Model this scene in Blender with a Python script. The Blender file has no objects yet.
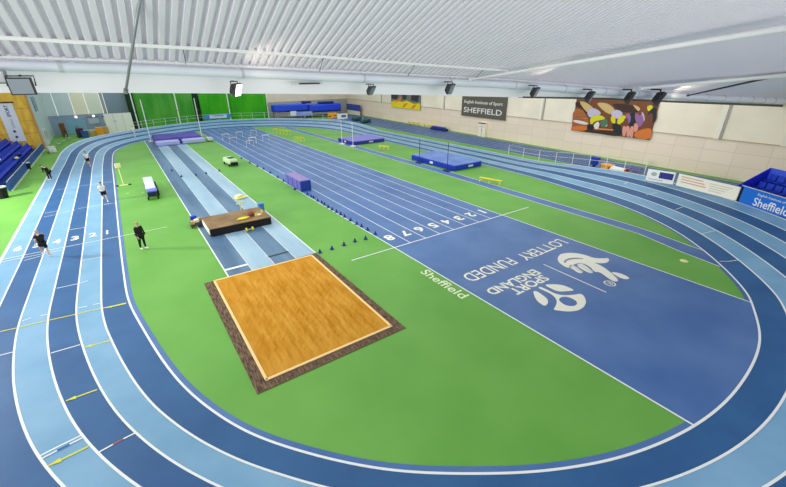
import bpy, bmesh, math, random
import numpy as np
from mathutils import Vector, Matrix
random.seed(7)
scene = bpy.context.scene
COL = scene.collection
PI = math.pi

# ------------------------------------------------------------------ camera (solved from the lane lines)
W, H = 786, 487
CP = [376.1772, 0.610200, -0.424600, -0.005253, -11.85136, -16.79914, 9.57500]
def cam_axes():
    yaw, pitch, roll = CP[1:4]
    f = np.array([math.sin(yaw)*math.cos(pitch), math.cos(yaw)*math.cos(pitch), math.sin(pitch)])
    r0 = np.array([math.cos(yaw), -math.sin(yaw), 0.0]); u0 = np.cross(r0, f)
    return math.cos(roll)*r0+math.sin(roll)*u0, -math.sin(roll)*r0+math.cos(roll)*u0, f
AX_R, AX_U, AX_F = cam_axes()
CAM = np.array(CP[4:7])
def ray(u, v):
    return AX_F + (u-W/2)/CP[0]*AX_R - (v-H/2)/CP[0]*AX_U
def on_plane(u, v, n, d):
    n = np.array(n, float); q = ray(u, v)
    return CAM + (d-n@CAM)/(n@q)*q
def G(u, v, z=0.0):            # a point of the floor at height z
    return on_plane(u, v, (0, 0, 1), z)
def PY(u, v, y):               # a point of the cross plane Y = y
    return on_plane(u, v, (0, 1, 0), y)
def PX(u, v, x):
    return on_plane(u, v, (1, 0, 0), x)
def RW(u, v, off=0.0):         # a point of the right hand wall
    return on_plane(u, v, (1, -.045, 0), 36.0-off)
def wall_x(y): return 36.0+.045*y
def proj(P):
    d = np.asarray(P, float)-CAM; z = d@AX_F
    return np.stack([W/2+CP[0]*(d@AX_R)/z, H/2-CP[0]*(d@AX_U)/z], -1)

cd = bpy.data.cameras.new('camera'); co = bpy.data.objects.new('camera', cd); COL.objects.link(co)
cd.sensor_fit = 'HORIZONTAL'; cd.sensor_width = 36.0; cd.lens = 36.0*CP[0]/W; cd.clip_start = .05; cd.clip_end = 400
M = Matrix.Identity(4)
for i in range(3):
    M[i][0], M[i][1], M[i][2], M[i][3] = AX_R[i], AX_U[i], -AX_F[i], CAM[i]
co.matrix_world = M
scene.camera = co

# ------------------------------------------------------------------ materials
def lin(c):
    c = c/255.0
    return c/12.92 if c <= .04045 else ((c+.055)/1.055)**2.4
def rgb(c): return (lin(c[0]), lin(c[1]), lin(c[2]), 1)
MATS = {}
def mat(name, c, rough=.6, var=0.0, scale=1.0, c2=None, metal=0.0, emit=None, es=1.0, spec=.4, stretch=None, detail=4.0, lo=.35, hi=.65):
    if name in MATS: return MATS[name]
    m = bpy.data.materials.new(name); m.use_nodes = True
    nt = m.node_tree; b = nt.nodes['Principled BSDF']
    b.inputs['Base Color'].default_value = rgb(c); b.inputs['Roughness'].default_value = rough
    b.inputs['Metallic'].default_value = metal; b.inputs['Specular IOR Level'].default_value = spec
    if var > 0 or c2 is not None:
        if c2 is None: c2 = tuple(max(0, min(255, x*(1-var))) for x in c)
        tc = nt.nodes.new('ShaderNodeTexCoord'); mp = nt.nodes.new('ShaderNodeMapping')
        nz = nt.nodes.new('ShaderNodeTexNoise'); cr = nt.nodes.new('ShaderNodeValToRGB')
        nz.inputs['Scale'].default_value = scale; nz.inputs['Detail'].default_value = detail
        if stretch: mp.inputs['Scale'].default_value = stretch
        cr.color_ramp.elements[0].position = lo; cr.color_ramp.elements[1].position = hi
        cr.color_ramp.elements[0].color = rgb(c); cr.color_ramp.elements[1].color = rgb(c2)
        nt.links.new(tc.outputs['Object'], mp.inputs['Vector']); nt.links.new(mp.outputs[0], nz.inputs['Vector'])
        nt.links.new(nz.outputs['Fac'], cr.inputs['Fac']); nt.links.new(cr.outputs['Color'], b.inputs['Base Color'])
    if emit is not None:
        b.inputs['Emission Color'].default_value = rgb(emit); b.inputs['Emission Strength'].default_value = es
    MATS[name] = m
    return m
def tile_mat(name, c, c2, mortar, w, h, ms=.012, rough=.5):
    m = bpy.data.materials.new(name); m.use_nodes = True
    nt = m.node_tree; b = nt.nodes['Principled BSDF']; b.inputs['Roughness'].default_value = rough
    uv = nt.nodes.new('ShaderNodeUVMap'); br = nt.nodes.new('ShaderNodeTexBrick')
    br.offset = 0.0; br.inputs['Scale'].default_value = 1.0
    br.inputs['Brick Width'].default_value = w; br.inputs['Row Height'].default_value = h
    br.inputs['Mortar Size'].default_value = ms; br.inputs['Mortar Smooth'].default_value = .3
    br.inputs['Color1'].default_value = rgb(c); br.inputs['Color2'].default_value = rgb(c2); br.inputs['Mortar'].default_value = rgb(mortar)
    nt.links.new(uv.outputs[0], br.inputs['Vector']); nt.links.new(br.outputs['Color'], b.inputs['Base Color'])
    MATS[name] = m
    return m

GREEN = mat('green_rubber', (92, 158, 56), .6, c2=(114, 174, 76), scale=.3, detail=8, lo=.25, hi=.75)
LANE_D = mat('dark_blue_rubber', (26, 80, 136), .5, c2=(44, 99, 153), scale=.5, detail=8, lo=.25, hi=.75)
LANE_L = mat('light_blue_rubber', (106, 156, 194), .5, c2=(134, 176, 208), scale=.5, detail=8, lo=.25, hi=.75)
SPRINT = mat('sprint_blue_rubber', (62, 100, 160), .45, c2=(92, 126, 180), scale=.35, detail=8, lo=.25, hi=.75, spec=.3)
RUN_D = mat('runway_slate', (66, 98, 134), .5, c2=(98, 130, 162), scale=.8, stretch=(1, .15, 1))
RUN_L = mat('runway_pale', (138, 172, 198), .5, c2=(168, 194, 214), scale=.8, stretch=(1, .15, 1))
LINE = mat('line_white', (238, 240, 238), .5)
LINE_Y = mat('line_yellow', (224, 220, 40), .5)
LINE_R = mat('line_red', (190, 80, 60), .5)
LINE_B = mat('line_blue', (40, 100, 170), .5)
LETTER = mat('letter_cream', (240, 236, 222), .5)
SAND = mat('sand', (192, 130, 34), .9, c2=(210, 152, 58), scale=2.2, stretch=(1, .35, 1), detail=9, spec=.1)
BROWN = mat('brown_timber', (54, 34, 26), .8, c2=(132, 104, 80), scale=3, stretch=(6, 1, 1), detail=6)
SANDEDGE = mat('sand_edge', (250, 214, 150), .7)
WHITE = mat('white_paint', (236, 236, 234), .5)
CREAM = mat('cream_panel', (250, 238, 216), .6, var=.05, scale=.3)
WARMW = mat('pilaster_white', (244, 236, 220), .6)
DARK = mat('dark_metal', (40, 40, 42), .5)
BLACK = mat('black_cloth', (16, 16, 20), .8)
GREY = mat('grey_metal', (150, 154, 158), .4, metal=.4)
LGREY = mat('light_grey', (200, 204, 208), .5)
CEIL = mat('ceiling_white', (238, 231, 242), .75, spec=.15)
BLUE = mat('seat_blue', (16, 58, 190), .5, spec=.3)
BLUE2 = mat('mat_blue', (20, 48, 178), .5); BLUE3 = mat('mat_bright_blue', (34, 76, 232), .5)
MATTOP = mat('mat_top_blue', (92, 122, 196), .6, c2=(116, 146, 210), scale=.8)
PURPLE = mat('mat_purple', (62, 54, 150), .6, c2=(86, 76, 174), scale=.7)
LAV = mat('mat_lavender', (176, 182, 232), .6)
NAVY = mat('navy', (28, 40, 110), .5)
WOOD = mat('yellow_wood', (248, 204, 72), .5, c2=(224, 170, 62), scale=2.0, stretch=(1, 1, .35), detail=6)
WOODT = mat('wood_trim', (196, 146, 90), .5)
CURT = mat('green_curtain', (44, 140, 36), .8, c2=(86, 166, 62), scale=.5, stretch=(1, 1, .3))
CURT2 = mat('green_curtain_bright', (34, 156, 8), .8, c2=(66, 172, 20), scale=.4, stretch=(1, 1, .3))
DKGREEN = mat('dark_green', (12, 52, 22), .8)
BLUEGREY = mat('blue_grey_wall', (138, 158, 188), .6)
PALEBLUE = mat('pale_blue_panel', (196, 214, 220), .6)
STEEL = mat('slate_panel', (122, 142, 158), .6)
YELLOW = mat('yellow_plastic', (236, 214, 30), .5)
PYELLOW = mat('pale_yellow', (240, 226, 150), .6)
ORANGE = mat('orange_plastic', (236, 158, 40), .5)
RED = mat('red_cloth', (190, 60, 50), .6)
CONE = mat('cone_blue', (20, 40, 120), .5)
SKIN = mat('skin', (214, 168, 140), .6)
SHOE = mat('shoe_white', (236, 236, 226), .6)
HAIRB = mat('hair_brown', (92, 66, 40), .8)
HAIRF = mat('hair_fair', (196, 164, 110), .8)
SHIRTW = mat('shirt_white', (232, 234, 234), .8)
BANNER_B = mat('banner_blue', (20, 110, 214), .5)
SIGN_G = mat('sign_grey_brown', (98, 90, 78), .6)
CARDB = mat('cardboard', (196, 160, 100), .8)
BOXTOP = mat('brown_board', (122, 96, 66), .8, c2=(152, 122, 88), scale=1.2)

# ------------------------------------------------------------------ mesh helper
class MB:
    def __init__(s): s.v = []; s.f = []; s.mi = []; s.cur = 0; s.uv = None
    def m(s, i): s.cur = i; return s
    def face(s, pts):
        b = len(s.v); s.v += [tuple(map(float, q)) for q in pts]; s.f.append(list(range(b, b+len(pts)))); s.mi.append(s.cur); return s
    def add(s, vs, fs):
        b = len(s.v); s.v += [tuple(map(float, q)) for q in vs]
        for f in fs: s.f.append([i+b for i in f]); s.mi.append(s.cur)
        return s
    def box(s, c, d, rz=0.0, bev=0.0):
        hx, hy, hz = d[0]/2, d[1]/2, d[2]/2; ca, sa = math.cos(rz), math.sin(rz)
        def T(x, y, z): return (c[0]+x*ca-y*sa, c[1]+x*sa+y*ca, c[2]+z)
        if bev <= 0:
            vs = [T(x, y, z) for z in (-hz, hz) for x, y in ((-hx, -hy), (hx, -hy), (hx, hy), (-hx, hy))]
            return s.add(vs, [[3, 2, 1, 0], [4, 5, 6, 7], [0, 1, 5, 4], [1, 2, 6, 5], [2, 3, 7, 6], [3, 0, 4, 7]])
        e = min(bev, hx*.9, hy*.9, hz*.9); loops = []
        for z, i in ((-hz, e), (-hz+e, 0), (hz-e, 0), (hz, e)):
            x, y = hx-i, hy-i; k = e if i == 0 else e*.5
            loops.append([T(*q, z) for q in ((-x+k, -y), (x-k, -y), (x, -y+k), (x, y-k), (x-k, y), (-x+k, y), (-x, y-k), (-x, -y+k))])
        return s.loft(loops)
    def loft(s, loops, cap=True, close=True):
        n = len(loops[0]); vs = [q for l in loops for q in l]; fs = []
        for i in range(len(loops)-1):
            for j in range(n if close else n-1):
                a, b2 = i*n+j, i*n+(j+1) % n
                fs.append([a, b2, b2+n, a+n])
        if cap: fs += [list(range(n))[::-1], [(len(loops)-1)*n+j for j in range(n)]]
        return s.add(vs, fs)
    def prism(s, poly, z0, z1):
        return s.loft([[(x, y, z0) for x, y in poly], [(x, y, z1) for x, y in poly]])
    def tube(s, pts, r, n=8):
        pts = [Vector(q) for q in pts]; rs = [float(k) for k in r] if isinstance(r, (list, tuple)) else [float(r)]*len(pts); loops = []
        for i, q in enumerate(pts):
            t = (pts[min(i+1, len(pts)-1)]-pts[max(i-1, 0)]).normalized()
            a = t.cross(Vector((0, 0, 1))); a = a.normalized() if a.length > 1e-3 else Vector((1, 0, 0)); b = a.cross(t)
            loops.append([q+rs[i]*(math.cos(2*PI*k/n)*a+math.sin(2*PI*k/n)*b) for k in range(n)])
        return s.loft(loops)
    def lathe(s, c, prof, n=12):
        return s.loft([[(c[0]+r*math.cos(2*PI*k/n), c[1]+r*math.sin(2*PI*k/n), c[2]+z) for k in range(n)] for r, z in prof])
    def ball(s, c, r, n=10, m_=6, sq=(1, 1, 1), z0=-1.0):
        loops = []
        for i in range(m_+1):
            a = -PI/2+PI*i/m_; z = max(math.sin(a), z0); rr = max(math.cos(a), .02)
            loops.append([(c[0]+r*sq[0]*rr*math.cos(2*PI*k/n), c[1]+r*sq[1]*rr*math.sin(2*PI*k/n), c[2]+r*sq[2]*z) for k in range(n)])
        return s.loft(loops)
    def ribbon(s, a, b):                      # a and b: two equally long point rows
        n = len(a)
        return s.add(list(a)+list(b), [[i, i+1, n+i+1, n+i] for i in range(n-1)])
    def build(s, name, mats, parent=None, smooth=False, origin=None):
        me = bpy.data.meshes.new(name)
        vs = s.v
        if origin is not None: vs = [(x-origin[0], y-origin[1], z-origin[2]) for x, y, z in vs]
        me.from_pydata(vs, [], s.f)
        for m in (mats if isinstance(mats, (list, tuple)) else [mats]): me.materials.append(m)
        me.polygons.foreach_set('material_index', s.mi)
        if smooth: me.polygons.foreach_set('use_smooth', [True]*len(me.polygons))
        if s.uv:
            l = me.uv_layers.new(name='UVMap')
            for lo in me.loops: l.data[lo.index].uv = s.uv[lo.vertex_index]
        bm = bmesh.new(); bm.from_mesh(me); bmesh.ops.remove_doubles(bm, verts=bm.verts, dist=1e-5) if not s.uv else None
        bmesh.ops.recalc_face_normals(bm, faces=bm.faces) if len(bm.faces) > 1 else None
        bm.to_mesh(me); bm.free()
        o = bpy.data.objects.new(name, me); COL.objects.link(o)
        if origin is not None: o.location = origin
        if parent is not None: o.parent = parent
        return o
def tag(o, label=None, cat=None, group=None, kind=None):
    if label: o['label'] = label
    if cat: o['category'] = cat
    if group: o['group'] = group
    if kind: o['kind'] = kind
    return o
def empty(name, loc=(0, 0, 0), rz=0.0):
    o = bpy.data.objects.new(name, None); COL.objects.link(o); o.location = tuple(map(float, loc)); o.rotation_euler = (0, 0, rz); o.empty_display_size = .2
    return o
KIDS = {}
def copy_tree(o, loc=None, rz=None, parent=None, label=None):
    c = o.copy(); COL.objects.link(c)
    if parent is not None: c.parent = parent
    for ch in [x for x in COL.objects if x.parent == o]: copy_tree(ch, parent=c)
    if loc is not None: c.location = tuple(map(float, loc))
    if rz is not None: c.rotation_euler = (0, 0, rz)
    if label: c['label'] = label
    return c
def flat_up(mb_v):  # make sure flat paint faces up
    pass
def text_mesh(body, bold=0.0, align='LEFT'):
    cu = bpy.data.curves.new('t', 'FONT'); cu.body = body; cu.size = 1; cu.offset = bold; cu.resolution_u = 3; cu.fill_mode = 'FRONT'
    o = bpy.data.objects.new('t', cu); COL.objects.link(o)
    dg = bpy.context.evaluated_depsgraph_get(); me = bpy.data.meshes.new_from_object(o.evaluated_get(dg))
    vs = [v.co.copy() for v in me.vertices]; fs = [list(p.vertices) for p in me.polygons]
    bpy.data.objects.remove(o); bpy.data.curves.remove(cu); bpy.data.meshes.remove(me)
    x0 = min(v.x for v in vs); x1 = max(v.x for v in vs); y0 = min(v.y for v in vs); y1 = max(v.y for v in vs)
    return [((v.x-x0)/(x1-x0), (v.y-y0)/(y1-y0)) for v in vs], fs
def put_text(mb, body, org, ex, ey, bold=0.0):
    """lettering filling the parallelogram org, org+ex, org+ey"""
    vs, fs = text_mesh(body, bold); org, ex, ey = Vector(org), Vector(ex), Vector(ey)
    mb.add([org+ex*a+ey*b for a, b in vs], fs); return mb

# ------------------------------------------------------------------ the oval: inner line, offsets, banking
LW = .93
ctrl = [(-13.5, 40), (-13.52, 30), (-13.53, 20), (-13.53, 12), (-13.5, 6), (-13.42, 2.5), (-13.1, 0), (-12.25, -4.6), (-11.25, -7.3), (-10.25, -8.95), (-8.3, -11.2), (-6.1, -12.9), (-4.47, -13.9), (-2.54, -14.76), (0, -15.42), (2.76, -15.66), (6.42, -15.38), (9.12, -14.54), (10.9, -13.75), (14.2, -11.23), (16.96, -8.2), (19.1, -3.98), (20.4, 2.0), (21.0, 5.5), (21.39, 12.55), (21.5, 20), (21.55, 27), (21.5, 34), (21.45, 40)]
for a in np.radians([15, 35, 55, 75, 90, 105, 125, 145, 165]):
    ctrl.append((3.97+17.45*math.cos(a), 44.8+(19.3 if .9 < a < 1.7 else 18.6 if .5 < a < 1.9 else 17.4)*math.sin(a)))
ctrl = np.array(ctrl, float)
def closed_spline(C, n):
    m = len(C); d = np.linalg.norm(np.roll(C, -1, 0)-C, axis=1)**.5; out = []
    for i in range(m):
        P0, P1, P2, P3 = C[i-1], C[i], C[(i+1) % m], C[(i+2) % m]
        t0 = 0; t1 = d[i-1]; t2 = t1+d[i]; t3 = t2+d[(i+1) % m]
        for t in np.linspace(t1, t2, n, endpoint=False):
            A1 = (t1-t)/(t1-t0)*P0+(t-t0)/(t1-t0)*P1; A2 = (t2-t)/(t2-t1)*P1+(t-t1)/(t2-t1)*P2; A3 = (t3-t)/(t3-t2)*P2+(t-t2)/(t3-t2)*P3
            B1 = (t2-t)/(t2-t0)*A1+(t-t0)/(t2-t0)*A2; B2 = (t3-t)/(t3-t1)*A2+(t-t1)/(t3-t1)*A3
            out.append((t2-t)/(t2-t1)*B1+(t-t1)/(t2-t1)*B2)
    return np.array(out)
TC = closed_spline(ctrl, 10)
for _ in range(6): TC = (np.roll(TC, 1, 0)+2*TC+np.roll(TC, -1, 0))/4
tt = np.roll(TC, -2, 0)-np.roll(TC, 2, 0); tt /= np.linalg.norm(tt, axis=1)[:, None]
TN = np.stack([tt[:, 1], -tt[:, 0]], 1)
for _ in range(15): TN = (np.roll(TN, 1, 0)+2*TN+np.roll(TN, -1, 0))/4
TN /= np.linalg.norm(TN, axis=1)[:, None]
if TN[0][0] > 0: TN = -TN
NS = len(TC)
def sst(x): x = np.clip(x, 0, 1); return x*x*(3-2*x)
bank = np.radians(10.5)*(sst((2-TC[:, 1])/10)*(TC[:, 0] < 4)+sst((12-TC[:, 1])/14)*(TC[:, 0] >= 4)+sst((TC[:, 1]-42)/12))
kn = [(0, 1.0), (30, 1.0), (45, 1.03), (62, 1.06), (72, .985), (84, .91), (95, .915), (128, .99), (140, 1.06), (152, 1.1), (205, 1.08), (225, 1.1), (237, 1.17), (260, 1.13), (285, 1.1), (300, 1.0), (NS, 1.0)]
rat = np.interp(np.arange(NS), [a for a, b in kn], [b for a, b in kn])
l1 = np.interp(np.arange(NS), [0, 45, 58, 72, 82, 92, NS], [0, .02, .11, .09, .03, 0, 0])   # lane one widens a little into the near bend
for _ in range(10): rat = (np.roll(rat, 1)+2*rat+np.roll(rat, -1))/4
def lane_d(k): return LW*k*rat+(l1 if abs(k-1) < .2 else 0)
def ring(k, lift=.006, dd=0.0):
    d = lane_d(k)+dd
    return np.concatenate([TC+TN*(d*np.cos(bank))[:, None], (np.maximum(d*np.sin(bank), 0)+lift)[:, None]], 1)
def on_track(u, v, lift=.012):
    z = 0.0
    for _ in range(25):
        b = G(u, v, z); D = TC-b[:2]; i = int(np.argmin((D**2).sum(1))); dh = float((b[:2]-TC[i])@TN[i]); z = max(0, dh*math.tan(bank[i]))
    return G(u, v, z+lift)
def inner_at(x0, x1, near):
    q = [c for c in TC if x0 < c[0] < x1 and ((c[1] < -8) if near else (c[1] > 50))]
    return sorted(map(tuple, q))
def inner_y(x, near):
    q = [c for c in TC if ((c[1] < 0) if near else (c[1] > 46))]; q = sorted(map(tuple, q))
    return float(np.interp(x, [a for a, b in q], [b for a, b in q]))

# ------------------------------------------------------------------ floor and painted surfaces
f = MB().box((8.4, 24, -.1), (62, 112, .2)).build('floor', GREEN)
tag(f, 'green rubber sports hall floor under and around the oval track', 'floor', kind='structure')

trk = tag(empty('running_track'), 'six lane oval running track in alternating dark and light blue, banked at the bends', 'running track', kind='structure')
def closed(a): return np.concatenate([a, a[:1]], 0)
for k in range(6):
    mb = MB(); rows = [closed(ring(k+t)) for t in (0, .5, 1)]
    for a, b in zip(rows[:-1], rows[1:]): mb.ribbon(a, b)
    tag(mb.build('lane', LANE_D if k % 2 == 0 else LANE_L, trk, smooth=True), ('dark blue' if k % 2 == 0 else 'light blue')+' lane %d from the inside' % (k+1))
MB().ribbon(closed(ring(0, dd=-.21)), closed(ring(0))).build('inner_edge', SPRINT, trk)
sk = MB(); a = closed(ring(6)); b = a.copy(); b[:, 2] = 0.0; sk.ribbon(a, b)
a2 = closed(ring(6, dd=.12)); b2 = a2.copy(); b2[:, 2] = 0; sk.ribbon(a, a2); sk.ribbon(a2, b2)
sk.build('outer_kerb', LGREY, trk)
for k in range(7):
    hw = .034 if k else .04
    MB().ribbon(closed(ring(k, .013, -hw)), closed(ring(k, .013, hw))).build('lane_line', LINE, trk)
def strip(mb, pts, w, fn=None, z=None):
    """a painted line through pixel points lying on the track (fn) or floor"""
    P = [Vector(fn(*q)) if fn else Vector((q[0], q[1], z)) for q in pts]; A = []; B = []
    for i, q in enumerate(P):
        t = (P[min(i+1, len(P)-1)]-P[max(i-1, 0)]); n = Vector((-t.y, t.x, 0)).normalized()
        A.append(q+n*w/2); B.append(q-n*w/2)
    return mb.ribbon(A, B)
OT = lambda u, v: on_track(u, v, .02)
white_marks = [[(56.7, 288.3), (77.5, 283.8), (88, 280.6)], [(22.3, 320.8), (31, 318)], [(40, 316), (48.4, 314)], [(78.3, 308), (87, 306.2)], [(93, 304.8), (100, 303)], [(0, 355.3), (12.7, 352)], [(51, 353), (80, 344.6)], [(81, 435.3), (60, 445.5), (39.3, 456)], [(83.5, 437.2), (69.5, 444.2)], [(57, 450.5), (42, 458.3)], [(136, 432.4), (123.5, 438.7)], [(113, 444.3), (99, 452)],
               [(24, 260.5), (43, 255.4)], [(44.6, 213.2), (58, 210.8)], [(44, 217), (57, 214.3)], [(62, 212.6), (75.5, 210)], [(78, 208.7), (110, 203.2)], [(56, 190), (76, 187)], [(78, 186.3), (112, 181.6)], [(69, 229.8), (85, 227.4)], [(82, 260.7), (100.7, 257)], [(104, 204.6), (115.5, 203)],
               [(624.3, 184), (628, 181.5)], [(646, 194.8), (657, 192.4)], [(675.5, 209.5), (683.2, 206.8)], [(701.6, 233.7), (715, 230.6)], [(720, 261.2), (729, 261.3), (738, 260)]]
for q in white_marks: strip(MB(), q, .05, OT).build('stagger_mark', LINE, trk)
strip(MB(), [(0, 331.6), (17, 327.9), (50, 320), (77, 314), (100, 308.8), (126.5, 302.8)], .055, OT).build('yellow_line', LINE_Y, trk)
strip(MB(), [(123.5, 438.7), (113, 444.3)], .05, OT).build('red_mark', LINE_R, trk)
strip(MB(), [(69.5, 444.2), (57, 450.5)], .07, OT).build('blue_mark', LINE_B, trk)
for (u0, v0), (u1, v1) in [((110, 340.6), (84, 347.4)), ((97, 389.5), (66, 400.8)), ((88.5, 446.3), (48.5, 465.7)), ((126, 303.5), (105.5, 308))]:
    mb = MB(); strip(mb, [(u0, v0), (u1, v1)], .06, OT)
    p0, p1 = Vector(OT(u0, v0)), Vector(OT(u1, v1)); d = (p1-p0).normalized(); n = Vector((-d.y, d.x, 0)).normalized(); p1 = p1+Vector((0, 0, .004))
    mb.face([p1+d*.02, p1-d*.24+n*.085, p1-d*.24-n*.085]); mb.build('arrow_mark', LINE_Y, trk)
strip(MB(), [(-19.05, 11.72), (-10.78, 11.86)], .06, None, .022).build('finish_line', LINE, trk)
strip(MB(), [(-19.05, 11.3), (-16.4, 11.33)], .05, None, .022).build('finish_line', LINE, trk)
for i, x in enumerate([-14.03, -14.95, -15.88, -16.79, -17.72, -18.62]):
    mb = put_text(MB(), str(i+1), (x-.2, 12.75, .022), (.42 if i else .12, 0, 0), (0, .8, 0), .03 if i else .0); mb.build('lane_number', LETTER, trk)

# sprint straight
spr = tag(empty('sprint_straight', (4.88, 24, 0)), 'broad blue eight lane sprint straight crossing the middle of the oval', 'sprint track', kind='structure')
def spr_build(mb, name, m):
    o = mb.build(name, m, spr); o.matrix_parent_inverse = Matrix.Translation((-4.88, -24, 0)); return o
SX = 9.76
def infield_strip(x0, x1, z, y0=None, y1=None):
    near = [(x0, inner_y(x0, True))]+inner_at(x0, x1, True)+[(x1, inner_y(x1, True))]; far = [(x0, inner_y(x0, False))]+inner_at(x0, x1, False)+[(x1, inner_y(x1, False))]
    if y0 is not None: near = [(x0, y0), (x1, y0)]
    if y1 is not None: far = [(x0, y1), (x1, y1)]
    mb = MB(); mb.face([(x, y, z) for x, y in near]+[(x, y, z) for x, y in far[::-1]]); return mb
spr_build(infield_strip(0, SX, .005), 'surface', SPRINT)
for i in range(9):
    x = SX*i/8; y0 = inner_y(x, True) if i in (0, 8) else 0.0
    w = .07 if i in (0, 8) else .055
    spr_build(strip(MB(), [(x, y0), (x, inner_y(x, False))], w, None, .010), 'lane_line', LINE)
a = G(352.5, 261.3); b = G(527.5, 207)
spr_build(strip(MB(), [(a[0], 0), (b[0], 0)], .08, None, .014), 'start_line', LINE)
for i in range(8):
    x = SX-1.22*(i+.5)
    w = .6 if i else .2
    mb = put_text(MB(), str(i+1), (x+w/2, 1.85, .012), (-w, 0, 0), (0, -.85, 0), .035)
    spr_build(mb, 'lane_number', LETTER)
def txt_px(name, body, px_start, px_end, up, bold):
    """lettering painted on the floor: reads from px_start to px_end, letters reach up by vector up"""
    A = Vector(G(*px_start, .014)); B = Vector(G(*px_end, .014))
    return spr_build(put_text(MB(), body, A, B-A, up, bold), name, LETTER)
spr_build(put_text(MB(), 'LOTTERY', (9.1, -4.92, .014), (-4.1, 0, 0), (0, -.82, 0), .006), 'lettering', LETTER)
spr_build(put_text(MB(), 'FUNDED', (4.42, -4.80, .014), (-3.62, 0, 0), (0, -.84, 0), .006), 'lettering', LETTER)
spr_build(put_text(MB(), 'ENGLAND', (4.42, -6.52, .014), (-3.72, 0, 0), (0, -.58, 0), .026), 'lettering', LETTER)
spr_build(put_text(MB(), 'SPORT', (4.25, -7.16, .014), (-2.6, 0, 0), (0, -.58, 0), .026), 'lettering', LETTER)
def G2(pts, z): return [tuple(G(u, v, z)) for u, v in pts]
def smooth_px(pts, n=5):
    return [tuple(q) for q in closed_spline(np.array(pts, float), n)]
def c7(pts): return [(550+x/9.74, 245+y/9.74) for x, y in pts]
def c4(pts): return [(520+x/9.74, 275+y/9.74) for x, y in pts]
# crossed fingers mark
hand = MB()
hand.face(G2(smooth_px(c7([(75, 135), (95, 95), (160, 78), (260, 80), (350, 100), (430, 125), (520, 130), (568, 130), (576, 148), (556, 170), (480, 178), (440, 172), (520, 215), (600, 275), (660, 330), (658, 352), (620, 352), (560, 318), (500, 275), (465, 262), (440, 262), (400, 225), (360, 200), (300, 178), (255, 182), (215, 200), (180, 222), (120, 195), (85, 165)]), 4), .014))
hand.face(G2(smooth_px(c7([(190, 205), (215, 195), (260, 215), (300, 245), (322, 262), (305, 274), (270, 268), (235, 245), (205, 226)]), 4), .014))
hand.face(G2(smooth_px(c7([(262, 195), (300, 182), (350, 205), (400, 245), (420, 268), (395, 274), (345, 255), (300, 228)]), 4), .014))
hand.face(G2(smooth_px(c7([(600, 268), (640, 266), (700, 282), (750, 305), (772, 325), (745, 333), (690, 322), (640, 296)]), 4), .014))
spr_build(hand, 'hand_emblem', LETTER)
hl = MB(); hl.face(G2(smooth_px(c7([(135, 160), (160, 138), (220, 124), (310, 128), (330, 134), (260, 136), (200, 142), (160, 158), (150, 176)]), 4), .019))
strip(hl, c7([(195, 208), (240, 214), (285, 245), (320, 268)]), .035, lambda u, v: G(u, v, .02)); strip(hl, c7([(258, 196), (310, 205), (360, 235), (415, 270)]), .035, lambda u, v: G(u, v, .02))
strip(hl, c7([(262, 190), (285, 178), (340, 185), (400, 225), (425, 262)]), .035, lambda u, v: G(u, v, .02)); strip(hl, c7([(600, 272), (640, 312), (668, 345)]), .03, lambda u, v: G(u, v, .02))
spr_build(hl, 'hand_outline', mat('outline_blue', (120, 136, 176), .5))
rg = MB(); cpx = (550+582/9.74, 245+374/9.74); cc = Vector(G(*cpx, .016))
ringv = lambda r: [(cc.x+r*math.cos(a)*1.0, cc.y+r*math.sin(a), cc.z) for a in np.linspace(0, 2*PI, 25)]
rg.ribbon(ringv(.22), ringv(.28)); put_text(rg, 'R', (cc.x+.11, cc.y+.14, .016), (-.24, 0, 0), (0, -.28, 0), .0)
spr_build(rg, 'registered_mark', LETTER)
spr_build(strip(MB(), [tuple(G(543.5, 264.5)[:2]), tuple(G(606.2, 292.5)[:2])], .07, None, .014), 'divider_line', LETTER)
pet = MB()
pet.face(G2(smooth_px(c4([(132, 160), (160, 158), (220, 195), (265, 235), (272, 270), (245, 298), (195, 275), (150, 225)]), 4), .014))
pet.face(G2(smooth_px(c4([(248, 98), (300, 90), (400, 96), (470, 118), (522, 148), (450, 158), (370, 158), (310, 135)]), 4), .014))
outer = smooth_px(c4([(330, 335), (345, 305), (358, 262), (345, 225), (300, 185), (230, 150), (180, 124), (190, 115), (260, 140), (330, 175), (390, 192), (460, 196), (540, 190), (590, 184), (625, 208), (642, 265), (620, 310), (560, 345), (470, 355), (390, 348)]), 4)
hole = smooth_px(c4([(380, 240), (400, 218), (440, 212), (500, 226), (548, 256), (556, 280), (530, 300), (470, 300), (420, 280)]), 6)
n = len(outer); hc = np.mean(np.array(hole), 0)
hole_r = []
ha = np.unwrap([math.atan2(q[1]-hc[1], q[0]-hc[0]) for q in hole])
for q in outer:
    a = math.atan2(q[1]-hc[1], q[0]-hc[0]); j = int(np.argmin([abs((math.atan2(h[1]-hc[1], h[0]-hc[0])-a+PI) % (2*PI)-PI) for h in hole])); hole_r.append(hole[j])
A = G2(outer, .014); B = G2(hole_r, .014); pet.ribbon(A+A[:1], B+B[:1])
spr_build(pet, 'petal_emblem', LETTER)
sh = put_text(MB(), 'Sheffield', tuple(G(419.5, 272.2, .012)), Vector(G(461.5, 299.0, .012))-Vector(G(419.5, 272.2, .012)), (.56, .02, 0), .012)
tag(sh.build('floor_lettering', mat('letter_pale_green', (226, 240, 196), .5)), 'pale lettering Sheffield painted on the green floor beside the sprint straight', 'lettering', kind='structure')

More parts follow.
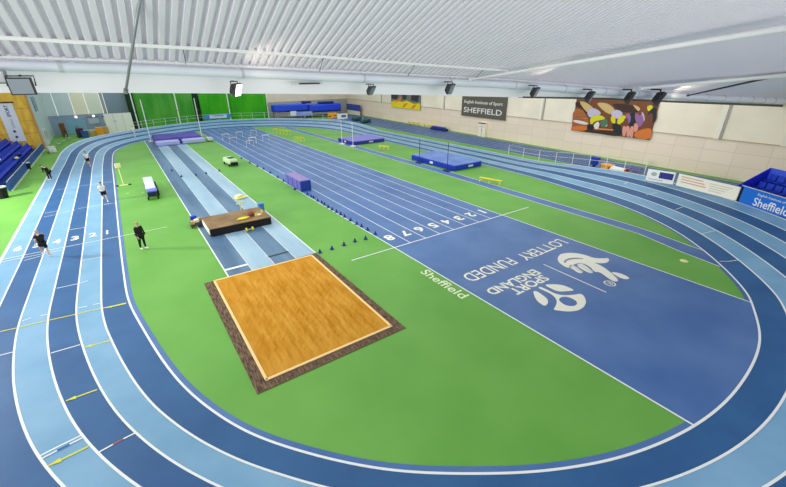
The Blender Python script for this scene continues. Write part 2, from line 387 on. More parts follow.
# high jump / long jump strip on the right of the sprint lanes
ed1 = [tuple(G(*q)[:2]) for q in [(702, 250.6), (693, 247.2), (660, 234.9), (640, 227.9), (620, 221.8), (560, 204.4), (540, 198.5), (500, 186.7), (440, 169.0)]]
ed2 = [tuple(G(*q)[:2]) for q in [(684, 253.2), (640, 234.2), (590, 218.8), (560, 209.6), (540, 203.6), (494.8, 189.9), (440, 173.2)]]
ed1 += [(ed1[-1][0], 60)]; ed2 += [(ed2[-1][0], 60)]
def resamp(e, ys): e = sorted(e, key=lambda q: q[1]); return [(float(np.interp(y, [b for a, b in e], [a for a, b in e])), y) for y in ys]
ys = list(np.linspace(-10.9, 0, 14))+[2, 4, 6, 8, 10, 12, 20, 40, 60]
e1, e2 = resamp(ed1, ys), resamp(ed2, ys)
e1[0] = (14.5, -11.4); e2[0] = (12.85, -12.2)
jr = tag(empty('jump_strip'), 'narrow blue run up strip with white edges between the green areas', 'jump runway', kind='structure')
MB().ribbon([(x, y, .004) for x, y in e1], [(x, y, .004) for x, y in e2]).build('surface', SPRINT, jr)
strip(MB(), e1, .07, None, .009).build('edge_line', LINE, jr); strip(MB(), e2, .07, None, .009).build('edge_line', LINE, jr)

# run ups to the sand pit
rw_ = tag(empty('jump_runway'), 'four strip slate and pale blue runway leading to the sand pit', 'jump runway', kind='structure')
RX = -9.06
for i in range(4):
    x0 = RX+1.22*i
    MB().face([(x0, 2.08, .005), (x0+1.22, 2.08, .005), (x0+1.22, 60, .005), (x0, 60, .005)]).build('lane', RUN_D if i % 2 == 0 else RUN_L, rw_)
for i in (0, 4):
    strip(MB(), [(RX+1.22*i, 2.08), (RX+1.22*i, 58)], .07, None, .010).build('edge_line', LINE, rw_)
for i in (1, 2, 3): strip(MB(), [(RX+1.22*i, 2.08), (RX+1.22*i, 58)], .03, None, .010).build('edge_line', LINE, rw_)
MB().face([(RX, 2.85, .012), (RX+1.22, 2.85, .012), (RX+1.22, 3.05, .012), (RX, 3.05, .012)]).build('takeoff_board', LINE, rw_)
MB().face([(RX+2.44, 3.1, .012), (RX+3.66, 3.1, .012), (RX+3.66, 3.28, .012), (RX+2.44, 3.28, .012)]).build('takeoff_board', DARK, rw_)
strip(MB(), [(RX+2.5, 11.8), (RX+3.6, 11.9)], .1, None, .012).build('takeoff_board', LINE, rw_)

# sand pit
pit = tag(empty('sand_pit', (-7.2, -2.3, 0)), 'long jump pit of golden raked sand with dark brown surround', 'sand pit')
ox = [(-10.24, -6.69), (-4.16, -6.69), (-4.16, 2.08), (-10.24, 2.08)]
iv = [tuple(G(*q)[:2]) for q in [(266.6, 380.2), (391, 326.6), (311.5, 255.6), (214.5, 281.4)]]
def pit_b(mb, name, m):
    o = mb.build(name, m, pit); o.matrix_parent_inverse = Matrix.Translation((7.2, 2.3, 0)); return o
mb = MB()
for i in range(4):
    a, b, c, d = ox[i], ox[(i+1) % 4], iv[(i+1) % 4], iv[i]
    mb.add([(*a, 0), (*b, 0), (*b, .02), (*a, .02), (*c, .02), (*d, .02)], [[0, 1, 2, 3], [3, 2, 4, 5]])
pit_b(mb, 'surround', BROWN)
mb = MB()
for i in range(4):
    a, b = Vector((*iv[i], 0)), Vector((*iv[(i+1) % 4], 0)); d = (b-a).normalized(); nn = Vector((-d.y, d.x, 0))
    p0, p1 = a-d*.05-nn*.05, b+d*.05-nn*.05; q0, q1 = a+nn*.05, b+nn*.05
    mb.loft([[(*p0.xy, 0), (*q0.xy, 0), (*q0.xy, .045), (*p0.xy, .045)], [(*p1.xy, 0), (*q1.xy, 0), (*q1.xy, .045), (*p1.xy, .045)]])
pit_b(mb, 'edging', SANDEDGE)
mb = MB(); NX, NY = 44, 56; vs = []; fs = []
for j in range(NY+1):
    for i in range(NX+1):
        s_, t_ = i/NX, j/NY
        a = np.array(iv[0])*(1-s_)+np.array(iv[1])*s_; b = np.array(iv[3])*(1-s_)+np.array(iv[2])*s_; q = a*(1-t_)+b*t_
        e = min(s_, 1-s_, t_, 1-t_); z = .025+(.012*math.sin(i*2.2+math.sin(j*.31))+random.uniform(-.012, .012))*min(1, e*12)
        vs.append((q[0], q[1], z))
for j in range(NY):
    for i in range(NX): k = j*(NX+1)+i; fs.append([k, k+1, k+NX+2, k+NX+1])
mb.add(vs, fs); pit_b(mb, 'sand', SAND)

# outer straight along the right wall
ost = tag(empty('outer_straight'), 'blue sprint lanes with white lines along the cream right hand wall', 'sprint track', kind='structure')
def ox_(t, y): return (29.75+t*(wall_x(y)-1.0-29.75), y)
MB().face([(*ox_(0, -24), .004), (*ox_(1, -24), .004), (*ox_(1, 72), .004), (*ox_(0, 72), .004)]).build('surface', mat('outer_blue', (32, 78, 140), .5, c2=(50, 98, 156), scale=.4), ost)
for i in range(7): strip(MB(), [ox_(i/6, -24), ox_(i/6, 72)], .055, None, .009).build('lane_line', LINE, ost)

# ------------------------------------------------------------------ walls
tile = tile_mat('wall_tiles', (240, 220, 198), (246, 226, 204), (222, 202, 178), 2.6, 1.25, .025)
def wall_quad(mb, a, b, z0, z1):
    a, b = np.array(a, float), np.array(b, float); L = float(np.linalg.norm(b-a)); i = len(mb.v)
    mb.add([(a[0], a[1], z0), (b[0], b[1], z0), (b[0], b[1], z1), (a[0], a[1], z1)], [[0, 1, 2, 3]])
    if mb.uv is None: mb.uv = []
    mb.uv += [(0, z0), (L, z0), (L, z1), (0, z1)]
YC = 77.5
wr = tag(empty('wall_right'), 'long cream wall of square tiles below and smooth panels above', 'wall', kind='structure')
mb = MB(); wall_quad(mb, (wall_x(-24), -24), (wall_x(YC), YC), 0, 3.62); mb.build('tile_facing', tile, wr)
mb = MB(); d = np.array([.045, 1, 0])/math.hypot(.045, 1)
mb.loft([[(wall_x(y)+o, y, z) for o, z in ((-.06, 3.62), (.25, 3.62), (.25, 10), (-.06, 10))] for y in (-24, YC)])
mb.build('upper_panel', CREAM, wr)
for u, v in [(381, 96), (443.5, 107), (541, 118), (716.5, 139), (784.5, 146)]:
    y = RW(u, v)[1]; mb = MB().box((wall_x(y)-.16, y, 6.8), (.28, .42, 6.4)); mb.build('pilaster', WARMW, wr)
    mb = MB().box((wall_x(y-.5)-.09, y-.36, 6.8), (.08, .08, 6.4)); mb.build('downpipe', GREY, wr)
mb = MB(); mb.loft([[(wall_x(y)+o, y, z) for o, z in ((-.1, 3.56), (0, 3.56), (0, 3.64), (-.1, 3.64))] for y in (-24, YC)]); mb.build('ledge', mat('ledge_tan', (190, 168, 138), .6), wr)
def back_y(x): return 72+(x+21.3)*.0914
wb = tag(empty('wall_back'), 'far end wall with blue grey base and pale panels above', 'wall', kind='structure')
mb = MB(); wall_quad(mb, (-21.6, back_y(-21.6)), (17.5, back_y(17.5)), 0, 3.2); mb.build('lower_wall', BLUEGREY, wb)
xs = [-21.6, -19.9, -17.6, -15.6, -13.45, -12.9, 17.5]
for i in range(len(xs)-1):
    m_ = [PALEBLUE, PALEBLUE, mat('ivory_panel', (232, 228, 206), .6), mat('sage_panel', (214, 222, 208), .6), GREY, STEEL][i]
    a, b = xs[i], xs[i+1]
    mb = MB(); mb.loft([[(a+.04, back_y(a)-.06, 3.2), (a+.04, back_y(a), 3.2), (a+.04, back_y(a), 10), (a+.04, back_y(a)-.06, 10)], [(b-.04, back_y(b)-.06, 3.2), (b-.04, back_y(b), 3.2), (b-.04, back_y(b), 10), (b-.04, back_y(b)-.06, 10)]]); mb.build('upper_panel', m_, wb)
mb = MB(); wall_quad(mb, (17.5, back_y(17.5)), (wall_x(YC), YC), 0, 3.6); mb.build('lower_wall', mat('grey_block', (178, 178, 180), .6), wb)
mb = MB(); wall_quad(mb, (17.5, back_y(17.5)), (wall_x(YC), YC), 3.6, 10); mb.build('upper_panel', CREAM, wb)
wl = tag(empty('wall_left'), 'left side wall beyond the seating with yellow wood cladding', 'wall', kind='structure')
MB().box((-26.2, 56.15, 5), (10.0, .3, 10)).build('wood_cladding', WOOD, wl)
MB().box((-21.12, 56.1, 5), (.2, .44, 10)).build('end_trim', WOODT, wl)
for z in (2.3, 3.9, 5.5): MB().box((-26.2, 55.985, z), (10.0, .03, .03)).build('board_joint', mat('joint_brown', (150, 96, 30), .6), wl)
MB().box((-21.45, 64.2, 5), (.3, 15.9, 10)).build('side_wall', mat('grey_blue_plaster', (178, 196, 202), .6), wl)
MB().box((-21.27, 62.6, 5.7), (.08, 3.0, 2.0)).build('high_window', mat('window_blue', (50, 96, 124), .2), wl)
MB().box((-36, 20, 5), (.3, 100, 10)).build('outer_wall', LGREY, wl)
dr = tag(empty('door_1', (-21.25, 61.5, 0)), 'pale double door in the side wall beside the wood cladding', 'door', kind='structure')
MB().box((0, 0, 1.15), (.1, 3.2, 2.3)).build('frame', LGREY, dr)
for y in (-.75, .75):
    lf = MB().box((.07, y, 1.1), (.05, 1.42, 2.2)).build('leaf', mat('door_pale', (206, 212, 214), .5), dr); MB().box((.1, y+.2, 1.3), (.03, .3, 1.2)).build('vision_panel', mat('window_dark', (40, 54, 66), .2), lf)

# ------------------------------------------------------------------ the sloping corrugated ceiling and its downstand
YD = -8.0; SC = (YD-CAM[1])/(-7.5-CAM[1])
def zz(x, tab):   # tabulated along X at the Y = -7.5 plane, brought to YD
    return float(np.interp(x, [CAM[0]+(a-CAM[0])*SC for a, b in tab], [CAM[2]+(b-CAM[2])*SC for a, b in tab]))
T_DUCT = [(-30, 10.0), (-13.2, 9.73), (-11.1, 9.67), (-7, 9.49), (-.87, 9.22), (4.9, 8.87), (17.2, 8.18), (38, 7.1)]
T_BAND = [(-30, 9.6), (-12.9, 9.3), (-10.3, 9.21), (-5.3, 9.03), (-.8, 8.81), (5.9, 8.5), (16.1, 7.9), (39, 6.58)]
T_CEIL = [(-30, 10.15), (-13.2, 9.9), (-11.85, 9.86), (-10.2, 9.82), (-8, 9.74), (-5.1, 9.6), (-.9, 9.42), (5.6, 9.1), (17, 8.45), (38, 7.35)]
X0, X1 = -30.0, 35.45
xsm = list(np.linspace(X0, X1, 60))
mb = MB(); pitch = .165; prof = []
x = X0
while x < X1:
    for dx, dz in ((0, 0), (.05, 0), (.068, -.07), (.147, -.07)): prof.append((x+dx, dz))
    x += pitch
def ceil_z(x, y): t = YD-y; return zz(x, T_CEIL)+.42*t+.004*t*t
yr = list(np.linspace(YD, -26, 13)); rows = [[(px_, y, ceil_z(px_, y)+dz) for px_, dz in prof] for y in yr]
for a, b in zip(rows[:-1], rows[1:]): mb.ribbon(a, b)
cl = mb.build('ceiling', CEIL); tag(cl, 'white corrugated steel ceiling sloping down to the pipe', 'ceiling', kind='structure')
mb = MB(); mb.loft([[(x, YD+.12, zz(x, T_BAND)), (x, YD+.3, zz(x, T_BAND)), (x, YD+.3, ceil_z(x, YD)+.25), (x, YD+.12, ceil_z(x, YD)+.25)] for x in xsm])
tag(mb.build('trim_1', mat('bulkhead_white', (236, 236, 238), .5)), 'white downstand panel across the hall under the corrugated ceiling', 'ceiling bulkhead', kind='structure')
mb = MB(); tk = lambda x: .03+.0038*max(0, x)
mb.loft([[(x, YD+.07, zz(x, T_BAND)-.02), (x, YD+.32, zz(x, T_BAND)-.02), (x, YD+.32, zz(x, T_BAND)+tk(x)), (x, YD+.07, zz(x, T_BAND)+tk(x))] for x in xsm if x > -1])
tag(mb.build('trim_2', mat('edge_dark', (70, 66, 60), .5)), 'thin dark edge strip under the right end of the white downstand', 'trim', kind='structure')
dct = tag(empty('air_duct', (0, YD, 0)), 'long round white pipe running along the white downstand', 'pipe')
mb = MB(); mb.tube([(x, -.02, zz(x, T_DUCT)) for x in xsm], [.078+.004*max(0, x+13)**.98*.9 if x < 30 else .22 for x in xsm], 12); mb.build('pipe_run', mat('pipe_white', (226, 230, 240), .35), dct, smooth=True)
for x in np.arange(-24, 34, 2.9): MB().tube([(x-.03, -.02, zz(x, T_DUCT)), (x+.03, -.02, zz(x, T_DUCT))], .085+.004*max(0, x+13), 12).build('joint_collar', LGREY, dct)
mb = MB(); mb.tube([(x, YD-.22, zz(x, T_DUCT)+.115+.003*max(0, x+13)) for x in xsm if x < 20], .016, 6)
tag(mb.build('cable_conduit', WHITE), 'thin white conduit just above the round white pipe', 'conduit')
# light bar across the ribs
bar = tag(empty('ceiling_rail', (0, 0, 0)), 'white flat rail fixed across the ceiling ribs on thin hangers', 'rail')
T_BARPX = [(-40, 32.5), (0, 35), (100, 41.4), (200, 47.8), (300, 53.3), (400, 59.6), (500, 67)]
def hit_ceiling(u, v, drop=.06):
    q = ray(u, v); lo, hi = 1.0, 40.0
    for t in np.linspace(2, 60, 1200):
        P = CAM+q*t
        if P[2] > ceil_z(P[0], P[1])-drop: return P
        if P[1] > YD: break
    return None
bp_ = [hit_ceiling(u, float(np.interp(u, [a for a, b in T_BARPX], [b for a, b in T_BARPX]))) for u in range(-40, 480, 20)]
bp_ = [q for q in bp_ if q is not None]
yb = float(np.median([q[1] for q in bp_]))
mb = MB(); bx = [x for x in np.linspace(-20, float(PY(508, 67, yb)[0]), 40)]
mb.loft([[(x, yb-.03, ceil_z(x, yb)-.10), (x, yb+.03, ceil_z(x, yb)-.10), (x, yb+.03, ceil_z(x, yb)-.045), (x, yb-.03, ceil_z(x, yb)-.045)] for x in bx]); mb.build('rail', WHITE, bar)
for x in (-13.1, -10.6, -7.9, -5.4, -2.9): MB().tube([(x, yb, ceil_z(x, yb)-.05), (x+.06, YD-.2, zz(x, T_DUCT)+.1)], .006, 5).build('hanger_wire', DARK, bar)

# struts
def below(u, v, frac):
    P = hit_ceiling(u, v, 0)
    if P is None: P = PY(u, v, YD-.3)
    return CAM+(P-CAM)*frac
def strut(name, label, a, b, r, m):
    o = tag(empty(name, tuple((Vector(a)+Vector(b))/2)), label, 'pole'); c = Vector(o.location)
    MB().tube([Vector(a)-c, Vector(b)-c], r, 10).build('tube', m, o, smooth=True)
    MB().tube([Vector(a)-c-(Vector(b)-Vector(a)).normalized()*.04, Vector(a)-c+(Vector(b)-Vector(a)).normalized()*.04], (r[0] if isinstance(r, list) else r)*1.7, 10).build('end_plate', m, o)
    return o
strut('roof_strut', 'grey hanging rod on the left crossing the pipe', PY(125.8, 91, YD-.15), PY(141.5, -12, YD-1.9), .022, GREY)
strut('roof_strut', 'long white round strut rising to the right below the ceiling', PY(470, 79.5, YD-.35), below(800, 25.5, .86), [.022, .115], WHITE)
strut('roof_strut', 'short dark strut at the right end above the pipe', below(688, 95.5, .95), below(777, 76, .93), [.03, .06], DARK)
strut('roof_strut', 'thin white cable tray at the right end under the ceiling', below(640, 88.5, .94), below(800, 74, .92), [.05, .12], WHITE)

# floodlights along the downstand
def floodlight(u, v, sz, label, rz, tilt, lit, px):
    c = PY(u, v, YD-.22-sz*.62); o = tag(empty('floodlight', c), label, 'floodlight', 'floodlights along the white downstand')
    R = Matrix.Rotation(rz, 4, 'Z') @ Matrix.Rotation(tilt, 4, 'X')
    def tr(mb): mb.v = [tuple(R @ Vector(q)) for q in mb.v]; return mb
    w = sz; h = sz*.82; d = sz*.42
    mb = MB(); mb.loft([[(-w*.5, -d*.4, -h*.5), (w*.5, -d*.4, -h*.5), (w*.5, -d*.4, h*.5), (-w*.5, -d*.4, h*.5)], [(-w*.5, 0, -h*.5), (w*.5, 0, -h*.5), (w*.5, 0, h*.5), (-w*.5, 0, h*.5)], [(-w*.28, d*.7, -h*.3), (w*.28, d*.7, -h*.3), (w*.28, d*.7, h*.3), (-w*.28, d*.7, h*.3)]])
    hs = tr(mb).build('housing', DARK, o)
    tr(MB().box((0, -d*.42, 0), (w*.88, d*.06, h*.86))).build('glass', mat('lamp_glass_lit', (255, 252, 240), .2, emit=(255, 246, 226), es=6) if lit else mat('lamp_glass', (122, 134, 144), .25, spec=.4), hs)
    mb = MB(); mb.tube([(-w*.56, 0, 0), (-w*.56, d*.5, h*.55), (w*.56, d*.5, h*.55), (w*.56, 0, 0)], sz*.035, 6); tr(mb)
    mb.tube([tuple(R @ Vector((0, d*.5, h*.55))), (0, .1+sz*.45, sz*.5)], sz*.05, 6); mb.build('bracket', DARK, o)
    return o
floodlight(22, 86, .30, 'largest floodlight with grey glass at the far left end of the row', -.15, .1, False, 1)
floodlight(236, 89.5, .30, 'lit floodlight in front of the green curtains', .95, .3, True, 1)
floodlight(371, 90, .26, 'floodlight left of the small yellow wall picture', .6, .5, False, 1)
floodlight(450, 88.5, .34, 'floodlight at the left top corner of the grey SHEFFIELD banner', .5, .4, False, 1)
floodlight(535, 92, .40, 'floodlight between the grey banner and the large runners picture', .4, .4, False, 1)
floodlight(590, 96.5, .5, 'floodlight above the left part of the large runners picture', .4, .4, False, 1)
floodlight(630, 97.5, .62, 'floodlight above the middle of the large runners picture', .4, .4, False, 1)
floodlight(659, 98.5, .75, 'floodlight above the right edge of the large runners picture', .4, .4, False, 1)
for u, v in [(8, 78)]:
    c = PY(u, v, YD-.2); o = tag(empty('junction_box', c), 'grey metal control box beside the leftmost floodlight', 'junction box')
    MB().box((-.12, 0, .02), (.24, .14, .2), 0, .015).build('case', GREY, o); MB().box((-.12, -.075, .02), (.18, .02, .14)).build('cover', LGREY, o)
o = tag(empty('strip_lamp', PY(307, 83.5, YD-.02)), 'slim horizontal strip lamp on the downstand above the blue mats', 'lamp')
MB().box((0, 0, 0), (.75, .05, .045)).build('body', LGREY, o); MB().box((.05, -.03, 0), (.5, .02, .03)).build('louvre', DARK, o)

# ------------------------------------------------------------------ pictures and banners on the right wall
def wall_frame(pxs, off):
    """left/right Y range and bottom/top z on the right wall from bottom corners"""
    a, b = RW(*pxs[0]), RW(*pxs[1]); return a, b
def wall_panel(name, label, cat, bl, br, top, th, m):
    a = RW(*bl); b = RW(*br); z0 = (a[2]+b[2])/2; L = math.hypot(b[0]-a[0], b[1]-a[1])
    o = tag(empty(name, (a[0]-.2, a[1], z0)), label, cat); o.rotation_euler = (0, 0, math.atan2(b[1]-a[1], b[0]-a[0]))
    MB().box((L/2, .02, (top-z0)/2), (L, th, top-z0)).build('board', m, o)
    return o, L, top-z0
SIDE = -1   # local -Y faces the hall
def on_panel(o, name, m, polys, y=-.045):
    for p in polys: MB().face([(a, y, b) for a, b in p]).build(name, m, o)
o, L, Hh = wall_panel('wall_banner', 'grey brown banner with white English Institute of Sport SHEFFIELD lettering', 'banner', (462, 115.5), (506, 120.5), 6.6, .08, SIGN_G)
mb = put_text(MB(), 'SHEFFIELD', (L*.06, -.03, .62), (L*.86, 0, 0), (0, 0, .85), .008); mb.build('lettering', WHITE, o)
mb = put_text(MB(), 'English Institute of Sport', (L*.06, -.03, 1.95), (L*.86, 0, 0), (0, 0, .62), .012); mb.build('lettering', WHITE, o)
# large picture of sprinters
o, L, Hh = wall_panel('wall_picture', 'large brown picture of runners in yellow on the right wall', 'picture', (572, 130), (650, 140), 7.4, .08, mat('pic_brown', (120, 66, 34), .5))
def PQ(pts): return [((x-90)/(655-90)*L, (1-(y-(80+ (x-115)*.03))/205.0)*3.75) for x, y in pts]
def L2(px_, py_):   # crop pixel of the picture -> panel coordinates
    u = 560+px_/7.145; v = 90+py_/7.145; P = RW(u, v); q = o.matrix_basis.inverted() @ Vector(P); return (q.x, q.z)
def pic(cols):
    for i, (c, polys, lay) in enumerate(cols):
        on_panel(o, 'figure', mat('pic_%d_%d_%d' % c, c, .5), [smooth_px([L2(*q) for q in p], 4) if lay > 0 else [L2(*q) for q in p] for p in polys], -.03-.004*lay)
pic([((176, 98, 50), [[(100, 165), (120, 130), (205, 150), (215, 260), (190, 290), (90, 285)]], 0),
     ((58, 32, 22), [[(120, 88), (150, 85), (240, 170), (215, 195), (160, 130), (122, 118)], [(385, 100), (560, 120), (580, 150), (480, 160), (430, 150)], [(100, 285), (250, 288), (420, 300), (430, 325), (250, 305)]], 1),
     ((206, 176, 120), [[(150, 84), (190, 88), (250, 140), (215, 165)], [(275, 95), (350, 98), (400, 150), (360, 170)], [(530, 105), (580, 130), (570, 150)]], 2),
     ((196, 186, 214), [[(205, 150), (250, 130), (300, 165), (270, 190), (215, 190)], [(375, 165), (410, 140), (455, 165), (440, 200), (385, 195)], [(560, 160), (600, 160), (610, 220), (560, 225)]], 3),
     ((214, 208, 30), [[(225, 205), (255, 180), (310, 185), (330, 205), (255, 225), (230, 250)], [(375, 190), (400, 190), (400, 240), (375, 225)], [(425, 200), (470, 180), (475, 205), (440, 240), (420, 250)], [(632, 118), (660, 108), (672, 130), (640, 150)]], 4),
     ((24, 30, 36), [[(205, 250), (240, 245), (245, 285), (205, 280)], [(385, 240), (440, 250), (445, 320), (395, 300)], [(490, 180), (540, 160), (545, 250), (500, 255)], [(640, 160), (690, 120), (690, 220), (640, 240)]], 5),
     ((226, 222, 214), [[(250, 250), (280, 225), (290, 240), (275, 280), (260, 275)], [(300, 240), (340, 235), (345, 255), (310, 262)], [(105, 215), (205, 235), (205, 245), (105, 225)]], 6),
     ((226, 150, 130), [[(460, 260), (500, 255), (500, 335), (485, 330), (485, 290), (470, 330), (458, 325)], [(515, 262), (530, 258), (525, 340), (508, 335)], [(540, 240), (565, 240), (560, 290), (540, 300)]], 6),
     ((236, 200, 160), [[(106, 196), (206, 203), (206, 208), (106, 202)], [(104, 232), (200, 250), (200, 254), (103, 238)], [(112, 172), (206, 186), (206, 189), (112, 177)]], 0),
     ((226, 140, 70), [[(108, 184), (206, 193), (206, 199), (108, 190)], [(104, 208), (206, 214), (206, 222), (104, 214)], [(100, 246), (204, 257), (200, 262), (99, 254)], [(250, 268), (400, 282), (400, 290), (250, 278)]], 0),
     ((150, 100, 150), [[(545, 175), (560, 165), (600, 185), (600, 240), (575, 262), (555, 235)], [(480, 175), (500, 165), (515, 200), (500, 240), (482, 230)]], 7),
     ((116, 60, 44), [[(560, 160), (580, 150), (595, 170), (575, 180)], [(640, 175), (665, 165), (668, 230), (645, 260), (632, 240)], [(470, 205), (492, 200), (492, 255), (470, 258)]], 8),
     ((70, 120, 90), [[(300, 225), (335, 205), (350, 230), (330, 262), (305, 258)]], 8),
     ((216, 116, 40), [[(100, 262), (200, 262), (195, 284), (95, 282)], [(550, 300), (655, 275), (650, 345), (540, 330)]], 2)])
o, L, Hh = wall_panel('wall_picture', 'small picture with yellow lower half near the far end of the right wall', 'picture', (392, 107), (421, 110), 6.2, .08, mat('pic_grey', (120, 118, 110), .5))
on_panel(o, 'figure', YELLOW, [[(0, .02), (L, .02), (L, 1.3), (L*.8, 1.1), (L*.55, 1.6), (L*.4, 1.2), (L*.2, 1.5), (0, 1.0)]], -.03)
on_panel(o, 'figure', mat('pic_orange', (226, 130, 40), .5), [[(L*.4, .2), (L*.48, .2), (L*.6, 1.1), (L*.5, 1.0)], [(L*.7, .15), (L*.78, .15), (L*.9, 1.0), (L*.8, .9)], [(L*.1, .9), (L*.35, 1.4), (L*.38, 2.3), (L*.3, 1.9)]], -.035)
on_panel(o, 'figure', mat('pic_dark', (50, 50, 54), .5), [[(0, 1.7), (L*.22, 1.6), (L*.3, 3.0), (0, 3.0)], [(L*.42, 1.7), (L*.55, 1.8), (L*.56, 3.0), (L*.4, 3.0)], [(L*.7, 1.7), (L*.92, 1.5), (L*.97, 2.9), (L*.72, 2.9)]], -.034)
y0 = RW(480, 136.5)[1]; o = tag(empty('wall_cabinet', (wall_x(27.2)-.25, 27.2, 0)), 'pale locker cabinet against the right wall below the grey banner', 'cabinet')
cb = MB().box((0, 0, 1.1), (.4, 1.55, 2.2), 0, .02).build('body', CREAM, o); MB().box((-.21, 0, 2.1), (.04, 1.5, .16)).build('top_strip', DARK, o); MB().box((-.215, .02, 1.0), (.02, .03, 1.9)).build('door_gap', DARK, o)
MB().box((-.23, -.12, 1.05), (.04, .04, .2)).build('handle', GREY, cb)
for k in range(2): MB().box((-.21, -.38+.76*k, 1.55), (.02, .4, .12)).build('vent', LGREY, o)

# ------------------------------------------------------------------ barriers on the outside of the right hand bend
def edge_index(u, v): 
    P = proj(ring(6.1)); D = (P-np.array([u, v]))**2; return int(np.argmin(D.sum(1)))
R6 = ring(6.25)
def barrier(name, label, u0, v0, u1, v1, h0, m, text=None):
    z0 = float(R6[edge_index(u0, v0)][2]); z1 = float(R6[edge_index(u1, v1)][2])
    a, b = Vector(G(u0, v0, z0)), Vector(G(u1, v1, z1)); L = (b-a).length
    o = tag(empty(name, a), label, 'barrier')
    ex = (b-a)/L; n = Vector((ex.y, -ex.x, 0)).normalized()
    if n.dot(Vector(CAM)-a) < 0: n = -n
    def T(s, t, off): return ex*float(s)+Vector((0, 0, float(t)))+n*float(off)
    mb = MB(); mb.loft([[T(s, 0, -.06), T(s, 0, 0), T(s, h0, 0), T(s, h0, -.06)] for s in (0, L)]); mb.build('panel', m, o)
    mb = MB()
    for s in np.linspace(.1, L-.1, max(2, int(L/2.0)+1)):
        p = T(s, 0, -.16); MB().tube([Vector((p.x, p.y, -a.z)), Vector((p.x, p.y, p.z+h0))], .035, 6).build('support_post', GREY, o)
    return o, T, L
def bar_poly(o, T, name, m, polys, off=.012):
    for p in polys: MB().face([T(s, t, off) for s, t in p]).build(name, m, o)
HB = .98
o, T, L = barrier('advert_board', 'white advert board with dark blue panel on the bend edge', 645.3, 180.2, 672.5, 184.6, HB, mat('board_white', (252, 250, 246), .5))
bar_poly(o, T, 'blue_panel', mat('panel_blue', (44, 52, 136), .5), [[(L*.45, .35), (L*.95, .33), (L*.95, .84), (L*.45, .86)]])
mb = MB(); mb.add([T(.5+.22*math.cos(a), .62+.16*math.sin(a), .014) for a in np.linspace(0, 2*PI, 12, endpoint=False)], [list(range(12))]); mb.build('emblem', mat('emblem_grey', (176, 186, 190), .5), o)
bar_poly(o, T, 'small_text', mat('emblem_grey', (176, 186, 190), .5), [[(L*.08, .16), (L*.62, .14), (L*.62, .2), (L*.08, .22)]])
o, T, L = barrier('advert_board', 'long cream advert board with faint brown text lines on the bend edge', 675.6, 185.3, 735.7, 200.6, HB, mat('board_cream', (254, 246, 228), .5))
bar_poly(o, T, 'text_line', mat('text_tan', (226, 176, 150), .5), [[(.25+.03*i, .75-.2*i), (1.9+.15*i, .75-.2*i), (1.9+.15*i, .83-.2*i), (.25+.03*i, .83-.2*i)] for i in range(3)])
bar_poly(o, T, 'text_line', mat('text_pale', (222, 214, 192), .5), [[(2.4, .72-.17*i), (3.9-.2*i, .72-.17*i), (3.9-.2*i, .78-.17*i), (2.4, .78-.17*i)] for i in range(4)])
o, T, L = barrier('banner_barrier', 'bright blue Sheffield banner in front of the blue seat block', 738.2, 201.8, 800, 223.0, 1.12, BANNER_B)
mb = MB(); put_text(mb, 'Sheffield', T(1.02, .1, .012), T(3.35, .1, .012)-T(1.02, .1, .012), Vector((0, 0, .56)), .012); mb.build('lettering', WHITE, o)
mb = MB(); put_text(mb, 'English Institute of Sport', T(1.12, .76, .012), T(3.6, .76, .012)-T(1.12, .76, .012), Vector((0, 0, .2)), .006); mb.build('lettering', WHITE, o)
bar_poly(o, T, 'edge_band', BLACK, [[(-.14, .02), (.02, .02), (.02, 1.08), (-.14, 1.08)]], .006)
mb = MB(); mb.tube([T(-.15, 1.16, 0), T(L, 1.16, 0)], .03, 6); mb.build('top_rail', LGREY, o)

# post and rail fences
def fence(label, i0, i1, step, hgt, k=6.35, group=None):
    R = ring(k); idx = [i % NS for i in range(i0, i1+1)]; o = tag(empty('railing', tuple(R[idx[0]][:2])+(0,)), label, 'railing'); c = Vector(o.location)
    P = [Vector(R[i])-c for i in idx]
    for t in (1.0, .55): MB().tube([q+Vector((0, 0, hgt*t)) for q in P], .022, 6).build('rail', LGREY, o)
    acc = 0; last = None
    for j, q in enumerate(P):
        if last is None or (q-last).length >= step:
            MB().tube([Vector((q.x, q.y, 0)), q+Vector((0, 0, hgt))], .028, 6).build('post', WHITE, o); last = q
    return o
def idx_of(u, v): return edge_index(u, v)
ia, ib = idx_of(645, 181), idx_of(505, 154)
fence('light metal railing along the outside of the right hand straight and bend', ia+1, ib, 1.7, 1.15)
ia, ib = idx_of(344, 120), idx_of(136, 129)
fence('light metal railing on top of the far banked bend', ia, ib if ib > ia else ib+NS, 1.9, 1.1)
# signs hung on the far railing
def rail_sign(name, label, u0, u1, vt, vb, m, extra=None):
    i = edge_index((u0+u1)/2, vb); y = float(R6[i][1])-.22
    a, b = PY(u0, vb, y), PY(u1, vt, y); o = tag(empty(name, (a[0], y, a[2])), label, 'sign')
    w, h = float(b[0]-a[0]), float(b[2]-a[2])
    MB().box((w/2, 0, h/2), (w, .05, h)).build('board', m, o)
    if extra:
        for nm, mm, r in extra: MB().box((w*(r[0]+r[2])/2, -.035, h*(r[1]+r[3])/2), (w*(r[2]-r[0]), .02, h*(r[3]-r[1]))).build(nm, mm, o)
    MB().box((w/2, .02, -h*.2), (w*.1, .04, h*.5)).build('leg', GREY, o)
    return o
LB = mat('sign_light_blue', (150, 190, 226), .5)
rail_sign('rail_sign', 'wide blue and white banner on the far railing below the green curtain', 204.5, 230.5, 113.6, 119.3, mat('sign_blue', (70, 130, 206), .5), [('centre_panel', mat('sign_pale', (206, 220, 238), .5), (.2, .12, .84, .9)), ('text_line', LB, (.32, .55, .72, .72))])
rail_sign('rail_sign', 'small white square sign on the far railing below the blue mats', 290.7, 296.2, 111, 116, WHITE)
